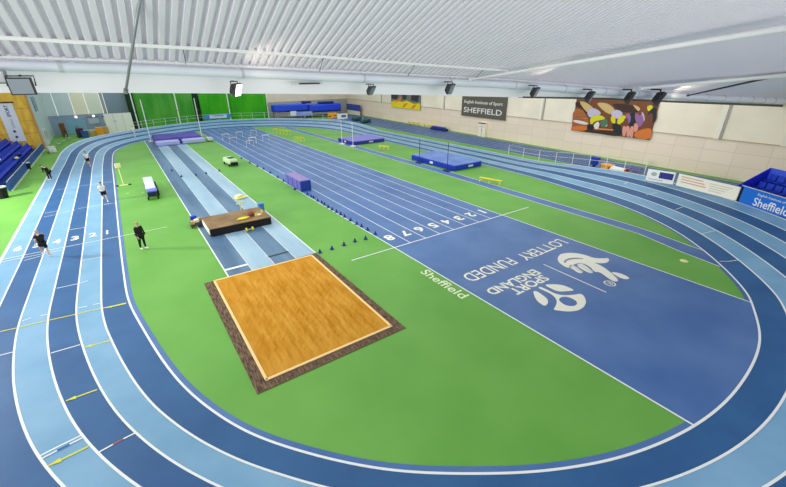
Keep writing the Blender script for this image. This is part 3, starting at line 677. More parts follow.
rail_sign('rail_sign', 'lilac banner on the far railing right of the small white sign', 296.6, 312, 111, 116.3, mat('sign_lilac', (140, 150, 214), .5), [('text_line', LB, (.3, .5, .95, .7))])
rail_sign('rail_sign', 'yellow sign on the far railing at the foot of the blue mats', 328, 336.6, 112.3, 118.3, ORANGE, [('text_line', DARK, (.1, .25, .35, .45)), ('text_line', DARK, (.7, .3, .9, .5))])
rail_sign('rail_sign', 'white sign with purple symbol at the right end of the far railing', 337.5, 347.2, 113.2, 119.3, WHITE, [('symbol', mat('sign_purple', (90, 80, 150), .5), (.4, .3, .85, .75))])

# ------------------------------------------------------------------ far end: curtains, posts, mats, partition, clutter
def curtain(label, u0, u1, y, m, amp):
    a = PY(u0, 110, y); b = PY(u1, 110, y); o = tag(empty('curtain', (a[0], y, 0)), label, 'curtain'); w = float(b[0]-a[0]); n = int(w*8)
    rows = []
    for z in (0.05, 2.5, 5, 7.5): rows.append([(w*i/n, amp*math.sin(i*.9)+amp*.5*math.sin(i*2.3+1), z) for i in range(n+1)])
    mb = MB()
    for p, q in zip(rows[:-1], rows[1:]): mb.ribbon(p, q)
    mb.build('cloth', m, o, smooth=True); MB().tube([(0, 0, 7.55), (w, 0, 7.55)], .04, 6).build('track', GREY, o)
    for i in range(0, n+1, 6): pass
    MB().box((w/2, 0, .06), (w, .06, .1)).build('hem', DKGREEN, o)
curtain('mid green hanging curtain behind the pole vault posts', 136, 194.5, 71.9, CURT, .06)
curtain('dark green folded edge of curtain left of the pole vault posts', 128.5, 136.5, 71.7, DKGREEN, .05)
curtain('dark green curtain edge in the gap between the green curtains', 194.5, 200.5, 73.0, DKGREEN, .06)
curtain('bright green curtain left of the lit floodlight', 201, 229, 72.6, CURT2, .05)
curtain('bright green curtain right of the lit floodlight', 229.5, 267.5, 73.6, CURT2, .05)
for (ut, ub, vb, yy, lab) in [(131.2, 139.4, 128.5, 70.2, 'white net post at the left edge of the green curtains'), (174.5, 180.5, 123, 70.9, 'white net post in the middle of the mid green curtain'), (227, 230.7, 117.5, 71.2, 'white net post between the two bright green curtains'), (267, 268.8, 116.5, 72.5, 'white net post at the right edge of the green curtains')]:
    b = PY(ub, vb, yy); o = tag(empty('net_post', (b[0], yy, 0)), lab, 'post'); MB().tube([(0, 0, 0), (0, 0, 8.2)], .10, 8).build('shaft', WHITE, o); MB().box((0, 0, .05), (.5, .5, .1)).build('base', GREY, o)
    MB().box((0, -.12, 3.2), (.12, .1, .2)).build('cleat', GREY, o)
# crash mats on trolleys by the back wall
def mat_trolley(label, u0, u1, vb, vt, y, cap):
    a, b = PY(u0, vb, y), PY(u1, vt, y); w = float(b[0]-a[0]); z0, z1 = float(a[2]), float(b[2]); o = tag(empty('crash_mat_stack', (a[0]+w/2, y, 0)), label, 'crash mats')
    for sx in (-1, 1):
        for sy in (-.9, .9): MB().box((sx*w*.45, sy, z0/2), (.12, .12, z0)).build('trolley_post', DARK, o)
    MB().box((0, 0, z0-.1), (w, 2.2, .14)).build('trolley_deck', DARK, o); MB().box((0, 0, .35), (w*.95, 2, .1)).build('trolley_deck', DARK, o)
    h = (z1-z0)/2
    MB().box((0, 0, z0+h), (w, 2.4, h*2), 0, .22).build('mat', BLUE3, o)
    for c0, c1 in cap: MB().box((w*(c0+c1)/2-w/2, 0, z1+.28), (w*(c1-c0), 1.4, .5), 0, .1).build('top_mat', NAVY, o)
mat_trolley('left stack of big blue crash mats at the back wall', 273, 305.5, 112, 103.5, 72.2, [(.9, 1.15)])
mat_trolley('right stack of big blue crash mats in the back corner', 307, 339, 111.8, 103, 72.8, [(.36, .8)])
a = RW(345, 113); b = RW(363.5, 114); o = tag(empty('leaning_mat', (wall_x(66)-.75, 66.5, 0)), 'blue padded mat hung low on the right wall near the back corner', 'mat')
ya, yb2 = min(75.5, float(RW(345, 112)[1])), float(RW(363.5, 114)[1])
MB().box((0, (ya+yb2)/2-66.5, 1.75), (.3, abs(yb2-ya), 1.5), 0, .08).build('pad', mat('pad_blue', (60, 80, 170), .5), o); MB().box((0, (ya+yb2)/2-66.5, .5), (.2, abs(yb2-ya)*.9, 1.0)).build('stand', CREAM, o)
# white partition of boards behind the bend on the left
a, b = PY(107, 128, 68.5), PY(130.5, 112.5, 68.5); o = tag(empty('partition_board', (a[0], 68.5, 0)), 'white board partition behind the bend left of the green curtains', 'partition'); w = float(b[0]-a[0]); h = float(b[2])
for i in range(3): MB().box((w*(i+.5)/3, 0, h/2+.05), (w/3-.04, .08, h-.1), 0, .01).build('panel', WHITE, o)
MB().box((w/2, .1, .06), (w, .5, .12)).build('foot', GREY, o); MB().box((w*.35, -.06, h*.62), (.5, .03, .22)).build('notice', LGREY, o)

# pole vault bed, uprights
o = tag(empty('pole_vault_bed', (-4.7, 52.5, 0)), 'large purple pole vault landing bed with lavender front pads', 'landing mat')
MB().box((0, .6, .42), (6.4, 6.0, .8), 0, .12).build('main_pad', PURPLE, o)
for s in (-1, 1): MB().box((s*1.75, -3.2, .33), (3.1, 1.5, .62), 0, .12).build('front_pad', LAV, o)
MB().box((0, .6, .84), (6.1, 5.7, .05), 0, .02).build('top_cover', PURPLE, o)
def upright(label, x, y, hgt, r, m, arm=True):
    o = tag(empty('jump_upright', (x, y, 0)), label, 'upright'); MB().box((0, 0, .06), (.55, .8, .12), 0, .02).build('base', m, o)
    ms = MB().tube([(0, 0, .1), (0, 0, hgt)], [r, r*.8], 8).build('mast', m, o)
    if arm: MB().box((.12, 0, hgt*.72), (.25, .06, .06)).build('bar_support', GREY, ms)
    return o
upright('tall white pole vault post left of the purple bed', -8.25, 54.4, 6.2, .07, WHITE)
upright('tall white pole vault post right of the purple bed', -1.15, 52.7, 6.2, .07, WHITE)
o = tag(empty('pole_trolley', tuple(G(210, 141.0)[:2])+(0,)), 'small pale trolley right of the purple pole vault bed', 'trolley'); MB().box((0, 0, .35), (.8, 1.6, .4), 0, .05).build('tray', LGREY, o)
for sx in (-.35, .35):
    for sy in (-.6, .6): MB().tube([(sx-.03, sy, .1), (sx+.03, sy, .1)], .1, 10).build('wheel', DARK, o)

# high jump beds
def hj_bed(label, x0, x1, y0, y1, h, top, side):
    o = tag(empty('high_jump_bed', ((x0+x1)/2, (y0+y1)/2, 0)), label, 'landing mat'); w, d = x1-x0, y1-y0
    for s in (-1, 1): MB().box((0, s*d/4, h*.46), (w, d/2-.06, h*.92), 0, .07).build('mat_block', side, o)
    MB().box((.02, 0, h*.95), (w-.1, d-.1, h*.14), 0, .03).build('top_cover', top, o)
    MB().box((-w/2-.02, 0, h*.5), (.04, .5, h*.4)).build('handle_tab', WHITE, o)
    MB().box((.3, -d/2-.015, h*.5), (.7, .03, h*.35)).build('label_patch', LGREY, o)
hj_bed('blue high jump bed nearer the camera right of the run up strip', 16.35, 20.55, 12.0, 19.6, .62, MATTOP, BLUE2)
hj_bed('farther lilac topped high jump bed', 15.55, 21.1, 32.4, 37.2, .55, mat('mat_top_lilac', (126, 124, 206), .6), mat('mat_side_violet', (52, 44, 150), .5))
upright('dark high jump upright at the far corner of the nearer bed', 15.95, 17.5, 2.75, .035, NAVY)
upright('dark high jump upright at the near corner of the nearer bed', 15.85, 12.62, 3.0, .035, NAVY)
upright('white high jump upright at the far corner of the farther bed', 14.75, 34.3, 3.4, .04, WHITE)
upright('white high jump upright at the near corner of the farther bed', 15.15, 31.75, 3.4, .04, WHITE)

# yellow benches of mini hurdles
def mini_hurdle(label, x, y, w, h, m, rz=0, cat='hurdle', name='mini_hurdle', group=None):
    o = tag(empty(name, (x, y, 0), rz), label, cat, group)
    MB().box((0, 0, h-.04), (w, .05, .09), 0, .01).build('bar', m, o)
    for s in (-1, 1):
        MB().tube([(s*w*.46, 0, h-.05), (s*w*.46, 0, .03)], .022, 6).build('leg', m, o); MB().box((s*w*.46, .16, .02), (.05, .42, .04)).build('foot', m, o)
    return o
o = tag(empty('bench', (15.75, 6.5, 0), math.radians(-76)), 'long yellow bench beside the run up strip below the blue high jump bed', 'bench')
MB().box((0, 0, .42), (2.3, .32, .07), 0, .015).build('seat', YELLOW, o)
for s in (-1.05, -.1, .95): 
    for t in (-.12, .12): MB().tube([(s, t, .4), (s, t*1.25, 0)], .03, 6).build('leg', PYELLOW, o)
o = tag(empty('bench', tuple(G(384, 149.5)[:2])+(0,), math.radians(-60)), 'short yellow bench between the two high jump beds', 'bench')
MB().box((0, 0, .45), (1.6, .4, .08), 0, .015).build('seat', YELLOW, o)
for s in (-.65, 0, .65):
    for t in (-.14, .14): MB().tube([(s, t, .42), (s, t*1.25, 0)], .035, 6).build('leg', PYELLOW, o)
for i, u in enumerate((275.5, 279, 282.3, 285.5, 288.5)):
    b = G(u, 133+.55*i); mini_hurdle('yellow mini hurdle, %s of the row beside the far sprint lanes' % ['leftmost', 'second from left', 'middle', 'fourth from left', 'rightmost'][i], b[0], b[1], .9, .75, YELLOW, math.radians(15), group='yellow hurdles beside the far sprint lanes')
for i, u in enumerate((296.5, 299.5, 302.5)):
    b = G(u, 141+.4*i); mini_hurdle('yellow mini hurdle, %s of the nearer trio beside the sprint lanes' % ['left one', 'middle one', 'right one'][i], b[0], b[1], .8, .65, YELLOW, math.radians(15), group='yellow hurdles nearer trio')
for i, (u, v, l) in enumerate([(414.5, 124.8, 'far'), (430, 127.6, 'near')]):
    b = G(u, v); o = tag(empty('bench', (b[0]-.3, b[1], 0), math.radians(95)), 'yellow bench against the right wall, %s one of the pair' % l, 'bench', 'yellow benches at the right wall')
    MB().box((0, 0, .5), (3.2, .4, .1), 0, .02).build('seat', YELLOW, o)
    for s in (-1.3, 0, 1.3): MB().box((s, 0, .24), (.1, .36, .46)).build('leg', PYELLOW, o)
b = G(444, 129.6); o = tag(empty('folded_mat', (b[0]-1.2, b[1], 0), math.radians(88)), 'dark blue folded mat lying at the foot of the right wall', 'mat'); MB().box((0, 0, .2), (4.2, .9, .4), 0, .06).build('lower_fold', NAVY, o); MB().box((.2, 0, .5), (3.4, .8, .18), 0, .05).build('upper_fold', BLUE2, o)
# hurdles across the sprint lanes
for i, (u, v, l) in enumerate([(226, 139.5, 'leftmost'), (237, 143.2, 'nearest left'), (242.5, 137, 'second row left'), (255.5, 135.6, 'farthest'), (254, 143.2, 'middle'), (252.5, 146.5, 'nearest'), (270, 140.2, 'rightmost')]):
    b = G(u, v); lane = min(7, max(0, int(b[0]/1.22))); mini_hurdle('white topped hurdle in the far sprint lanes, %s of the seven' % l, 1.22*(lane+.5), b[1], 1.1, .9, [WHITE, mat('hurdle_pink', (230, 196, 190), .5)][i % 2], 0, 'hurdle', 'hurdle', 'hurdles standing in the far sprint lanes')

# ------------------------------------------------------------------ infield equipment
def cone(label, x, y, group, h=.24):
    o = tag(empty('marker_cone', (x, y, 0)), label, 'cone', group)
    MB().lathe((0, 0, 0), [(.10, .02), (.09, .05), (.03, h), (.015, h)], 12).build('cone_body', CONE, o, smooth=False); MB().box((0, 0, .012), (.24, .24, .024), 0, .01).build('base', CONE, o)
    return o
cpx = [(241.5, 158.8), (250, 163.3), (257.5, 166.8), (264.8, 169.2), (272, 173), (279, 177.5), (283.8, 181.5), (296.5, 189.5)]
near = [(307.5, 195), (311.3, 197), (313.8, 198), (317.8, 201.2), (321.8, 203.2), (324.5, 205), (328.2, 207.5), (332.2, 210), (336.5, 212.4), (340.7, 214.8), (344.6, 217), (350.6, 220.8), (356.8, 224.4), (361.5, 226.8), (367.6, 230.2), (375.3, 234.6)]
names = ['first', 'second', 'third', 'fourth', 'fifth', 'sixth', 'seventh', 'eighth', 'ninth', 'tenth', 'eleventh', 'twelfth', 'thirteenth', 'fourteenth', 'fifteenth', 'sixteenth']
c0 = None
for i, q in enumerate(cpx[::-1]):
    b = G(*q); x = min(b[0], .12) if not 14 < b[1] < 18.5 else -.14; lab = 'blue cone on the sprint edge beyond the purple box, %s counting away from it' % names[i]
    if c0 is None: c0 = cone(lab, x, b[1], 'blue cones along the sprint edge')
    else: copy_tree(c0, (x, b[1], 0), label=lab)
for i, q in enumerate(near[::-1]):
    b = G(*q); copy_tree(c0, (min(b[0], .2), b[1], 0), label='blue cone on the sprint edge, %s from the start line end' % names[i])
for i, q in enumerate([(320, 252.8), (332, 249.3), (344, 245.4), (355, 241.8), (365.6, 239.2)]):
    b = G(*q); c = copy_tree(c0, (b[0], b[1], 0), label='blue cone on the green, %s of the slanting row right of the sand pit' % ['nearest', 'second', 'middle', 'fourth', 'farthest'][i]); c['group'] = 'blue cones crossing the green'
for i, q in enumerate([(196, 175.5), (206.3, 173.8), (219.4, 171.3), (172, 171), (181.5, 177)]):
    b = G(*q); c = copy_tree(c0, (b[0], b[1], 0), label='blue cone on a runway line, %s' % ['middle one of the three across', 'second from the right', 'rightmost one beside the green', 'farthest left one', 'nearest left one'][i]); c['group'] = 'blue cones on the runway'
# purple block on the sprint edge
o = tag(empty('timing_box', (.55, 16.25, 0)), 'long purple and blue padded box on the edge of the sprint lanes', 'box')
MB().box((0, .05, .48), (1.05, 3.6, .9), 0, .05).build('body', mat('box_violet', (104, 100, 196), .5), o); MB().box((0, 0, .95), (1.0, 3.5, .06), 0, .02).build('top', mat('box_top', (150, 130, 186), .6), o)
MB().box((0, -1.78, .48), (1.0, .06, .86), 0, .02).build('end_panel', mat('box_end_blue', (24, 60, 150), .5), o)
for i in range(3): MB().box((-.54, -1.1+1.1*i, .48), (.02, .05, .84)).build('seam', NAVY, o)
# low cover box across the runway with things on it
bl, br_, = G(211.8, 236.5), G(270.7, 223.4)
bx = tag(empty('pit_cover', (-6.7, 9.45, 0)), 'long low black sided box with brown top lying across the runway', 'box')
w = 3.95; dpt = 2.6
MB().box((0, 0, .28), (w, dpt, .5), 0, .03).build('side_skirt', BLACK, bx); MB().box((0, 0, .55), (w+.04, dpt+.04, .05), 0, .012).build('top_board', BOXTOP, bx)
for sx in (-1.8, 1.8): 
    for sy in (-1, 1): MB().tube([(sx-.05, sy, .08), (sx+.05, sy, .08)], .08, 10).build('wheel', DARK, bx)
MB().box((-w/2-.03, -.1, .33), (.05, 2.2, .36)).build('end_rail', WARMW, bx)
ZT = .585
def item(name, label, cat, u, v, z): p = G(u, v, z); return tag(empty(name, (p[0], p[1], z)), label, cat)
o = item('kit_bag', 'dark red kit bag on the brown topped box', 'bag', 251.5, 216.2, ZT); MB().ball((0, 0, .15), .2, 12, 8, (1.3, .85, .75)).build('body', mat('maroon', (132, 60, 52), .7), o, True); MB().tube([(-.15, 0, .26), (-.06, 0, .4), (.06, 0, .4), (.15, 0, .26)], .018, 6).build('strap', RED, o)
o = item('jacket', 'yellow jacket lying crumpled on the brown topped box', 'jacket', 243.5, 219, ZT); mb = MB()
mb.ball((0, 0, .06), .26, 12, 6, (1.5, .8, .25)); mb.build('body', YELLOW, o, True); MB().ball((.25, .08, .06), .12, 10, 6, (1.8, .6, .4)).build('sleeve', YELLOW, o, True); MB().ball((-.3, -.06, .05), .1, 10, 6, (1.8, .6, .4)).build('sleeve', mat('lime', (190, 200, 40), .6), o, True)
for i, (u, v, l) in enumerate([(256.2, 216.3, 'beside the dark red bag'), (262, 213.3, 'nearest the right end')]):
    o = item('drinks_bottle', 'yellow bottle standing on the brown topped box, '+l, 'bottle', u, v, ZT); MB().lathe((0, 0, 0), [(.06, 0), (.065, .02), (.065, .22), (.03, .28)], 10).build('body', YELLOW, o); MB().lathe((0, 0, .28), [(.03, 0), (.035, .02), (.02, .07)], 8).build('cap', DARK, o)
o = item('towel', 'pale folded towel on the brown topped box near the right end', 'towel', 258.8, 215.3, ZT); MB().box((0, 0, .05), (.3, .22, .1), .3, .02).build('fold', WARMW, o)
o = item('blue_crate', 'small blue crate at the back right corner of the brown topped box', 'crate', 261, 207.3, ZT-.2); o.location.z = 0; 
mb = MB(); mb.box((0, 0, .36), (.4, .3, .66), .1, .02); mb.build('crate_body', mat('crate_blue', (50, 120, 200), .5), o); MB().box((0, 0, .70), (.44, .34, .05), .1, .01).build('rim', mat('crate_rim', (90, 150, 214), .5), o)
o = item('wooden_cross', 'pale wooden cross shaped marker behind the brown topped box', 'marker', 241.8, 213.0, 0); MB().box((0, 0, .5), (.07, .05, 1.0)).build('post', PYELLOW, o); MB().box((0, 0, .78), (.62, .05, .09), .2).build('crossbar', PYELLOW, o)
o = item('foam_pad', 'cream yellow foam pads lying on the pale runway behind the box', 'pad', 241, 198.4, 0); MB().box((0, 0, .09), (.95, .55, .16), .2, .05).build('lower_pad', PYELLOW, o); MB().box((-.12, .12, .24), (.6, .5, .13), .5, .05).build('upper_pad', mat('cream_foam', (246, 232, 170), .7), o)
o = item('weight_pair', 'pair of yellow wheels on a short axle on the runway before the box', 'dumbbell', 249.8, 231, 0); MB().tube([(-.17, 0, .13), (.17, 0, .13)], .025, 8).build('axle', LGREY, o)
for s in (-1, 1): MB().tube([(s*.2-.05, 0, .13), (s*.2+.05, 0, .13)], .13, 14).build('wheel', YELLOW, o)
o = tag(empty('starting_block_trolley', tuple(G(196.8, 225.4)[:2])+(0,), -.1), 'small dark trolley of equipment at the left end of the brown topped box', 'trolley')
MB().box((0, 0, .2), (.75, 1.1, .08), 0, .02).build('deck', DARK, o)
for sx in (-.3, .3):
    for sy in (-.45, .45): MB().tube([(sx-.04, sy, .09), (sx+.04, sy, .09)], .09, 10).build('wheel', DARK, o)
for i, (x, y, m_) in enumerate([(-.2, -.3, CARDB), (.05, -.05, WARMW), (.2, .2, CARDB)]): MB().box((x, y, .36), (.26, .3, .22), .3*i, .02).build('carton', m_, o)
MB().box((-.1, .38, .42), (.4, .28, .34), .1, .03).build('blue_tub', BLUE, o)
# table like trolley on the green
o = tag(empty('equipment_cart', (-10.85, 22.3, 0), math.radians(-1)), 'long narrow white topped equipment cart with blue end on the left green', 'cart')
MB().box((0, .45, .74), (.74, 4.9, .1), 0, .03).build('top', mat('cart_top', (206, 210, 226), .5), o); MB().box((.02, -2.45, .76), (.76, .95, .12), 0, .03).build('blue_end', mat('cart_blue', (100, 110, 214), .5), o)
for sx in (-.3, .3):
    for sy in (-2.6, 2.6): MB().box((sx, sy, .42), (.07, .07, .6)).build('leg', DARK, o)
MB().box((0, 0, .3), (.66, 5.3, .06)).build('lower_shelf', DARK, o)
for sx in (-.36, .36):
    for sy in (-2.6, 2.6): MB().tube([(sx-.05, sy, .14), (sx+.05, sy, .14)], .14, 12).build('wheel', BLACK, o)
MB().box((.0, -2.3, .5), (.6, .6, .36), 0, .04).build('bin', NAVY, o); MB().box((.45, -.6, .42), (.14, 3.4, .5), 0, .02).build('side_bag', BLACK, o)
# second cart
o = tag(empty('starter_cart', (-2.2, 29.6, 0), math.radians(5)), 'small pale green and white cart on the green beside the sprint lanes', 'cart')
MB().box((0, .2, .5), (.95, 2.3, .55), 0, .08).build('body', mat('cart_pale_green', (196, 222, 176), .5), o); MB().box((.05, .1, .8), (.6, .9, .05), 0, .02).build('dark_panel', DARK, o); MB().box((0, -1.0, .3), (.8, .3, .35), 0, .03).build('rear_opening', BLACK, o)
for sx in (-.45, .45):
    for sy in (-.7, 1.0): MB().tube([(sx-.05, sy, .15), (sx+.05, sy, .15)], .15, 12).build('wheel', BLACK, o)
# lap marker post
o = tag(empty('marker_post', (-12.8, 26.4, 0)), 'pale yellow marker post with square head on the left green', 'marker post')
MB().tube([(0, 0, .04), (0, 0, 1.75)], .035, 8).build('shaft', PYELLOW, o); MB().box((0, 0, 1.9), (.48, .08, .42), .3, .02).build('head', mat('head_cream', (246, 236, 180), .6), o); MB().box((0, 0, .04), (.75, .1, .08), .1, .02).build('foot_bar', mat('foot_cream', (240, 240, 190), .6), o)
for s in (-1, 1): MB().lathe((s*.5, 0, 0), [(.12, 0), (.12, .08), (.08, .1)], 10).build('foot_weight', DKGREEN, o)
for i, (u, v, l) in enumerate([(143.5, 192.5, 'below the white topped cart'), (128, 193.5, 'below the marker post')]):
    b = G(u, v); o = tag(empty('ground_disc', (b[0], b[1], 0)), 'small pale disc marker lying on the green '+l, 'marker'); MB().lathe((0, 0, 0), [(.16, 0), (.16, .02), (.08, .05), (.06, .03)], 12).build('disc', mat('disc_pale', (150, 200, 110), .6), o)
b = G(684, 261); o = tag(empty('ground_disc', (b[0], b[1], 0)), 'small pale cap lying on the green at the right', 'marker'); MB().lathe((0, 0, 0), [(.2, 0), (.2, .02), (.1, .05), (.07, .03)], 12).build('disc', mat('disc_cream', (226, 232, 170), .6), o)

# ------------------------------------------------------------------ seating on the left
st = tag(empty('seating_terrace', (-21.4, 43, 0)), 'stepped terrace with blue front wall carrying the left hand seats', 'terrace', kind='structure')
NR = 5; RD = .95; RH = .40
for k in range(NR):
    x0 = -22.0-RD*k; MB().box((x0-RD/2+21.4, 0, (k*RH+.25)/2), (RD, 25.6, k*RH+.25)).build('step', mat('terrace_blue', (24, 60, 140), .6), st)
MB().box((.1, 0, .42), (.16, 25.6, .75)).build('front_wall', mat('front_blue', (20, 70, 150), .5), st)
MB().tube([(.1, -12.7, .86), (.1, 12.7, .86)], .03, 6).build('top_rail', LGREY, st)
MB().box((.26, 0, .04), (.12, 25.6, .1)).build('kerb', mat('kerb_pale', (190, 206, 180), .6), st)
for i in range(9): MB().tube([(.1, -12.5+3.1*i, .75), (.1, -12.5+3.1*i, .87)], .025, 6).build('rail_stub', LGREY, st)
def seat_mesh():
    mb = MB(); mb.box((0, 0, .42), (.42, .46, .06), 0, .02); mb.loft([[(-.2+.02*0-t*.08, sy*.23, .42+.42*t) for sy in (-1, 1)]+[(-.25-t*.08, sy*.23, .42+.42*t) for sy in (1, -1)] for t in (0, .5, 1)]); mb.box((-.05, 0, .2), (.06, .3, .4)); return mb
s0 = seat_mesh().build('stadium_seat', BLUE); s0.location = (-22.4, 31.2, .25)
tag(s0, 'blue seat in the left hand terrace', 'seat', 'blue seats of the left terrace')
cnt = 0
used = False
for k in range(NR):
    row = ['front row', 'second row', 'third row', 'fourth row', 'top row'][k]
    pos = []
    for j in range(44):
        y = 55.4-.56*j; loc = (-22.42-RD*k, y, k*RH+.25)
        u, v = proj(np.array([loc[0], loc[1], loc[2]+.5]))
        if u > -8 and v < 200: pos.append(loc)
    for j, loc in enumerate(pos):
        lab = 'blue seat, %s of the left terrace, seat %d from the wooden wall' % (row, j+1)
        c = s0 if not used else s0.copy()
        if used: COL.objects.link(c)
        used = True
        c.location = loc; c['label'] = lab
def bag(label, row, y, m, m2):
    z = row*RH+.25+.46; o = tag(empty('sports_bag', (-22.4-RD*row, y, z)), label, 'bag'); MB().ball((0, 0, .16), .22, 12, 8, (.9, 1.4, .7)).build('body', m, o, True); MB().tube([(0, -.2, .24), (0, -.08, .42), (0, .08, .42), (0, .2, .24)], .02, 6).build('handle', m2, o)
bag('yellow bag on the front row seats of the left terrace', 0, 44.0, PYELLOW, DARK)
bag('white bag on the second row seats of the left terrace', 1, 41.2, SHIRTW, GREY)
bag('red and dark bag on the third row seats of the left terrace', 2, 38.6, RED, BLACK)
bag('grey bag on the fourth row seats of the left terrace', 3, 39.8, LGREY, DARK)
bag('black bag on the front row seats of the left terrace', 0, 46.5, BLACK, GREY)
def bin_(label, u, v, h=.9, r=.3):
    b = G(u, v); o = tag(empty('waste_bin', (b[0], b[1], 0)), label, 'bin'); bd = MB().lathe((0, 0, 0), [(r*.8, .0), (r, h*.9), (r*1.02, h)], 14).build('body', BLACK, o); MB().lathe((0, 0, h), [(r*1.05, -.03), (r*1.08, .04), (r*.7, .05), (r*.65, -.02)], 14).build('rim', LGREY, bd)
bin_('black bin with pale rim at the left edge beside the blue terrace wall', 4, 198, .95, .42)
bin_('small black bin against the blue terrace wall halfway along', 28.5, 169.5, .75, .32)
# wooden wall banner
wa, wb_ = PY(12, 143, 55.95), PY(27, 140, 55.95)
o = tag(empty('wall_banner', (wa[0], 55.93, 1.3)), 'tall white banner with dark blue writing on the yellow wooden wall', 'banner'); w = float(wb_[0]-wa[0])
MB().box((w/2-.05, 0, 2.5), (w, .05, 5.0)).build('cloth', mat('banner_white', (226, 230, 240), .6), o); MB().box((w/2-.05, -.02, 5.02), (w+.3, .12, .16)).build('top_bar', DARK, o)
mb = MB(); put_text(mb, 'SPORT', (w*.62, -.03, 3.2), (0, 0, 1.5), (-.38, 0, 0), .02); mb.build('lettering', NAVY, o)
mb = MB(); put_text(mb, 'SHEFFIELD', (w*.6, -.03, 1.75), (0, 0, 1.2), (-.26, 0, 0), .0); mb.build('lettering', mat('banner_grey', (140, 150, 170), .6), o)
for i, (px_, pz) in enumerate([(.45, 1.35), (.45, .62)]):
    mb = MB(); mb.add([(w*px_+.2*math.cos(a)*(1 if j % 2 else .55), -.03, pz+.24*math.sin(a)*(1 if j % 2 else .55)) for j, a in enumerate(np.linspace(0, 2*PI, 10, endpoint=False))], [list(range(10))]); mb.build('emblem', NAVY, o)

# seat block on the right
o = tag(empty('seat_block', (26.5, -12.5, 0)), 'blue sided platform holding the right hand blue seats behind the banner', 'seating platform', kind='structure')
def bxy(u, v, z): return Vector(G(u, v, z))-Vector((26.5, -12.5, 0))
fa, fb = Vector((24.0, -9.3, 0)), Vector((20.4, -16.0, 0)); exd = (fb-fa).normalized(); out = Vector((-exd.y, exd.x, 0))
if out.x < 0: out = -out
base0 = Vector((26.5, -12.5, 0))
mb = MB()
for k in range(3):
    p = fa+out*(.3+.66*k)-base0; q = fb+out*(.3+.66*k)-base0; hh = 1.0+.5*k
    mb = MB(); mb.loft([[p, p+out*.66, p+out*.66+Vector((0, 0, hh)), p+Vector((0, 0, hh))], [q, q+out*.66, q+out*.66+Vector((0, 0, hh)), q+Vector((0, 0, hh))]]); mb.build('step', mat('platform_blue', (16, 40, 150), .5), o)
p0 = fa-out*.1-base0; p1 = fa+out*2.3-base0; up = Vector((0, 0, 1)); th = -exd*.06
mb = MB(); mb.loft([[p0+up*.0+th, p1+th, p1+up*3.22+th, p0+up*1.85+th], [p0, p1, p1+up*3.22, p0+up*1.85]]); mb.build('side_panel', mat('panel_royal', (18, 40, 196), .5), o)
q1 = fb+out*2.3-base0
mb = MB(); mb.loft([[p1, p1+out*.06, p1+out*.06+up*3.22, p1+up*3.22], [q1, q1+out*.06, q1+out*.06+up*3.22, q1+up*3.22]]); mb.build('rear_panel', mat('panel_bright', (60, 92, 224), .5), o)
rz = math.atan2(-out.y, -out.x)
for k in range(3):
    for j in range(10):
        loc = fa+out*(.62+.66*k)+exd*(.45+.56*j); loc.z = 1.0+.5*k
        c = s0.copy(); COL.objects.link(c); c.location = loc; c.rotation_euler = (0, 0, rz); c['group'] = 'blue seats of the right hand block'
        c['label'] = 'blue seat, %s row of the right hand block, %s from its side panel' % (['front', 'middle', 'rear'][k], names[j])

# ------------------------------------------------------------------ things parked outside the right hand straight
def parked(name, label, cat, u, v, kind):
    z = 0.0; i = edge_index(u, v); n = TN[i]; P = Vector((R6[i][0]+n[0]*.9, R6[i][1]+n[1]*.9, 0)); 
    q = G(u, v, .4); P = Vector((q[0], q[1], 0)) if False else P
    return tag(empty(name, P, math.atan2(n[1], n[0])), label, cat)
o = parked('padded_post', 'dark blue padded stand at the right hand railing', 'stand', 588, 170.5, 0)
MB().lathe((0, 0, 0), [(.35, 0), (.35, .3), (.16, .36), (.16, 1.1), (.28, 1.12), (.28, 1.3)], 12).build('post', NAVY, o); MB().box((0, 0, 1.4), (.5, .9, .22), 0, .04).build('head', BLUE2, o); MB().box((.0, .0, .95), (.4, .7, .4), 0, .05).build('pad', BLUE, o)
o = parked('storage_bin', 'orange storage tub outside the right hand railing', 'tub', 598.5, 171, 0)
MB().box((0, 0, .55), (.7, 1.1, .9), 0, .12).build('tub', ORANGE, o); MB().box((0, 0, 1.05), (.75, 1.15, .14), 0, .04).build('lid', mat('lid_yellow', (240, 186, 70), .5), o); MB().box((0, .4, .12), (.6, .4, .24)).build('foot', DARK, o)
o = parked('crash_roll', 'white padded roll with red ends outside the right hand railing', 'padded roll', 613, 174.0, 0)
MB().tube([(0, -.75, .75), (0, .75, .75)], .32, 14).build('roll', WHITE, o)
for s in (-1, 1): MB().tube([(0, s*.75, .75), (0, s*.92, .75)], .34, 14).build('end_cap', RED, o)
MB().box((0, 0, .25), (.5, 1.2, .5)).build('cradle', GREY, o)
for i, (u, v, l) in enumerate([(630, 177.2, 'left'), (642, 179.9, 'right')]):
    o = parked('frame_trolley', 'grey tube frame trolley beside the white advert board, %s one of two' % l, 'trolley', u, v, 0); o['group'] = 'grey trolleys by the advert board'
    for y in (-.5, .5):
        MB().tube([(-.3, y, .1), (-.3, y, 1.5), (.3, y, 1.2), (.3, y, .1)], .03, 6).build('side_frame', GREY, o)
    for z in (.4, .9, 1.3): MB().box((0, 0, z), (.6, 1.0, .05)).build('shelf', mat('shelf_violet', (96, 96, 150), .5), o)

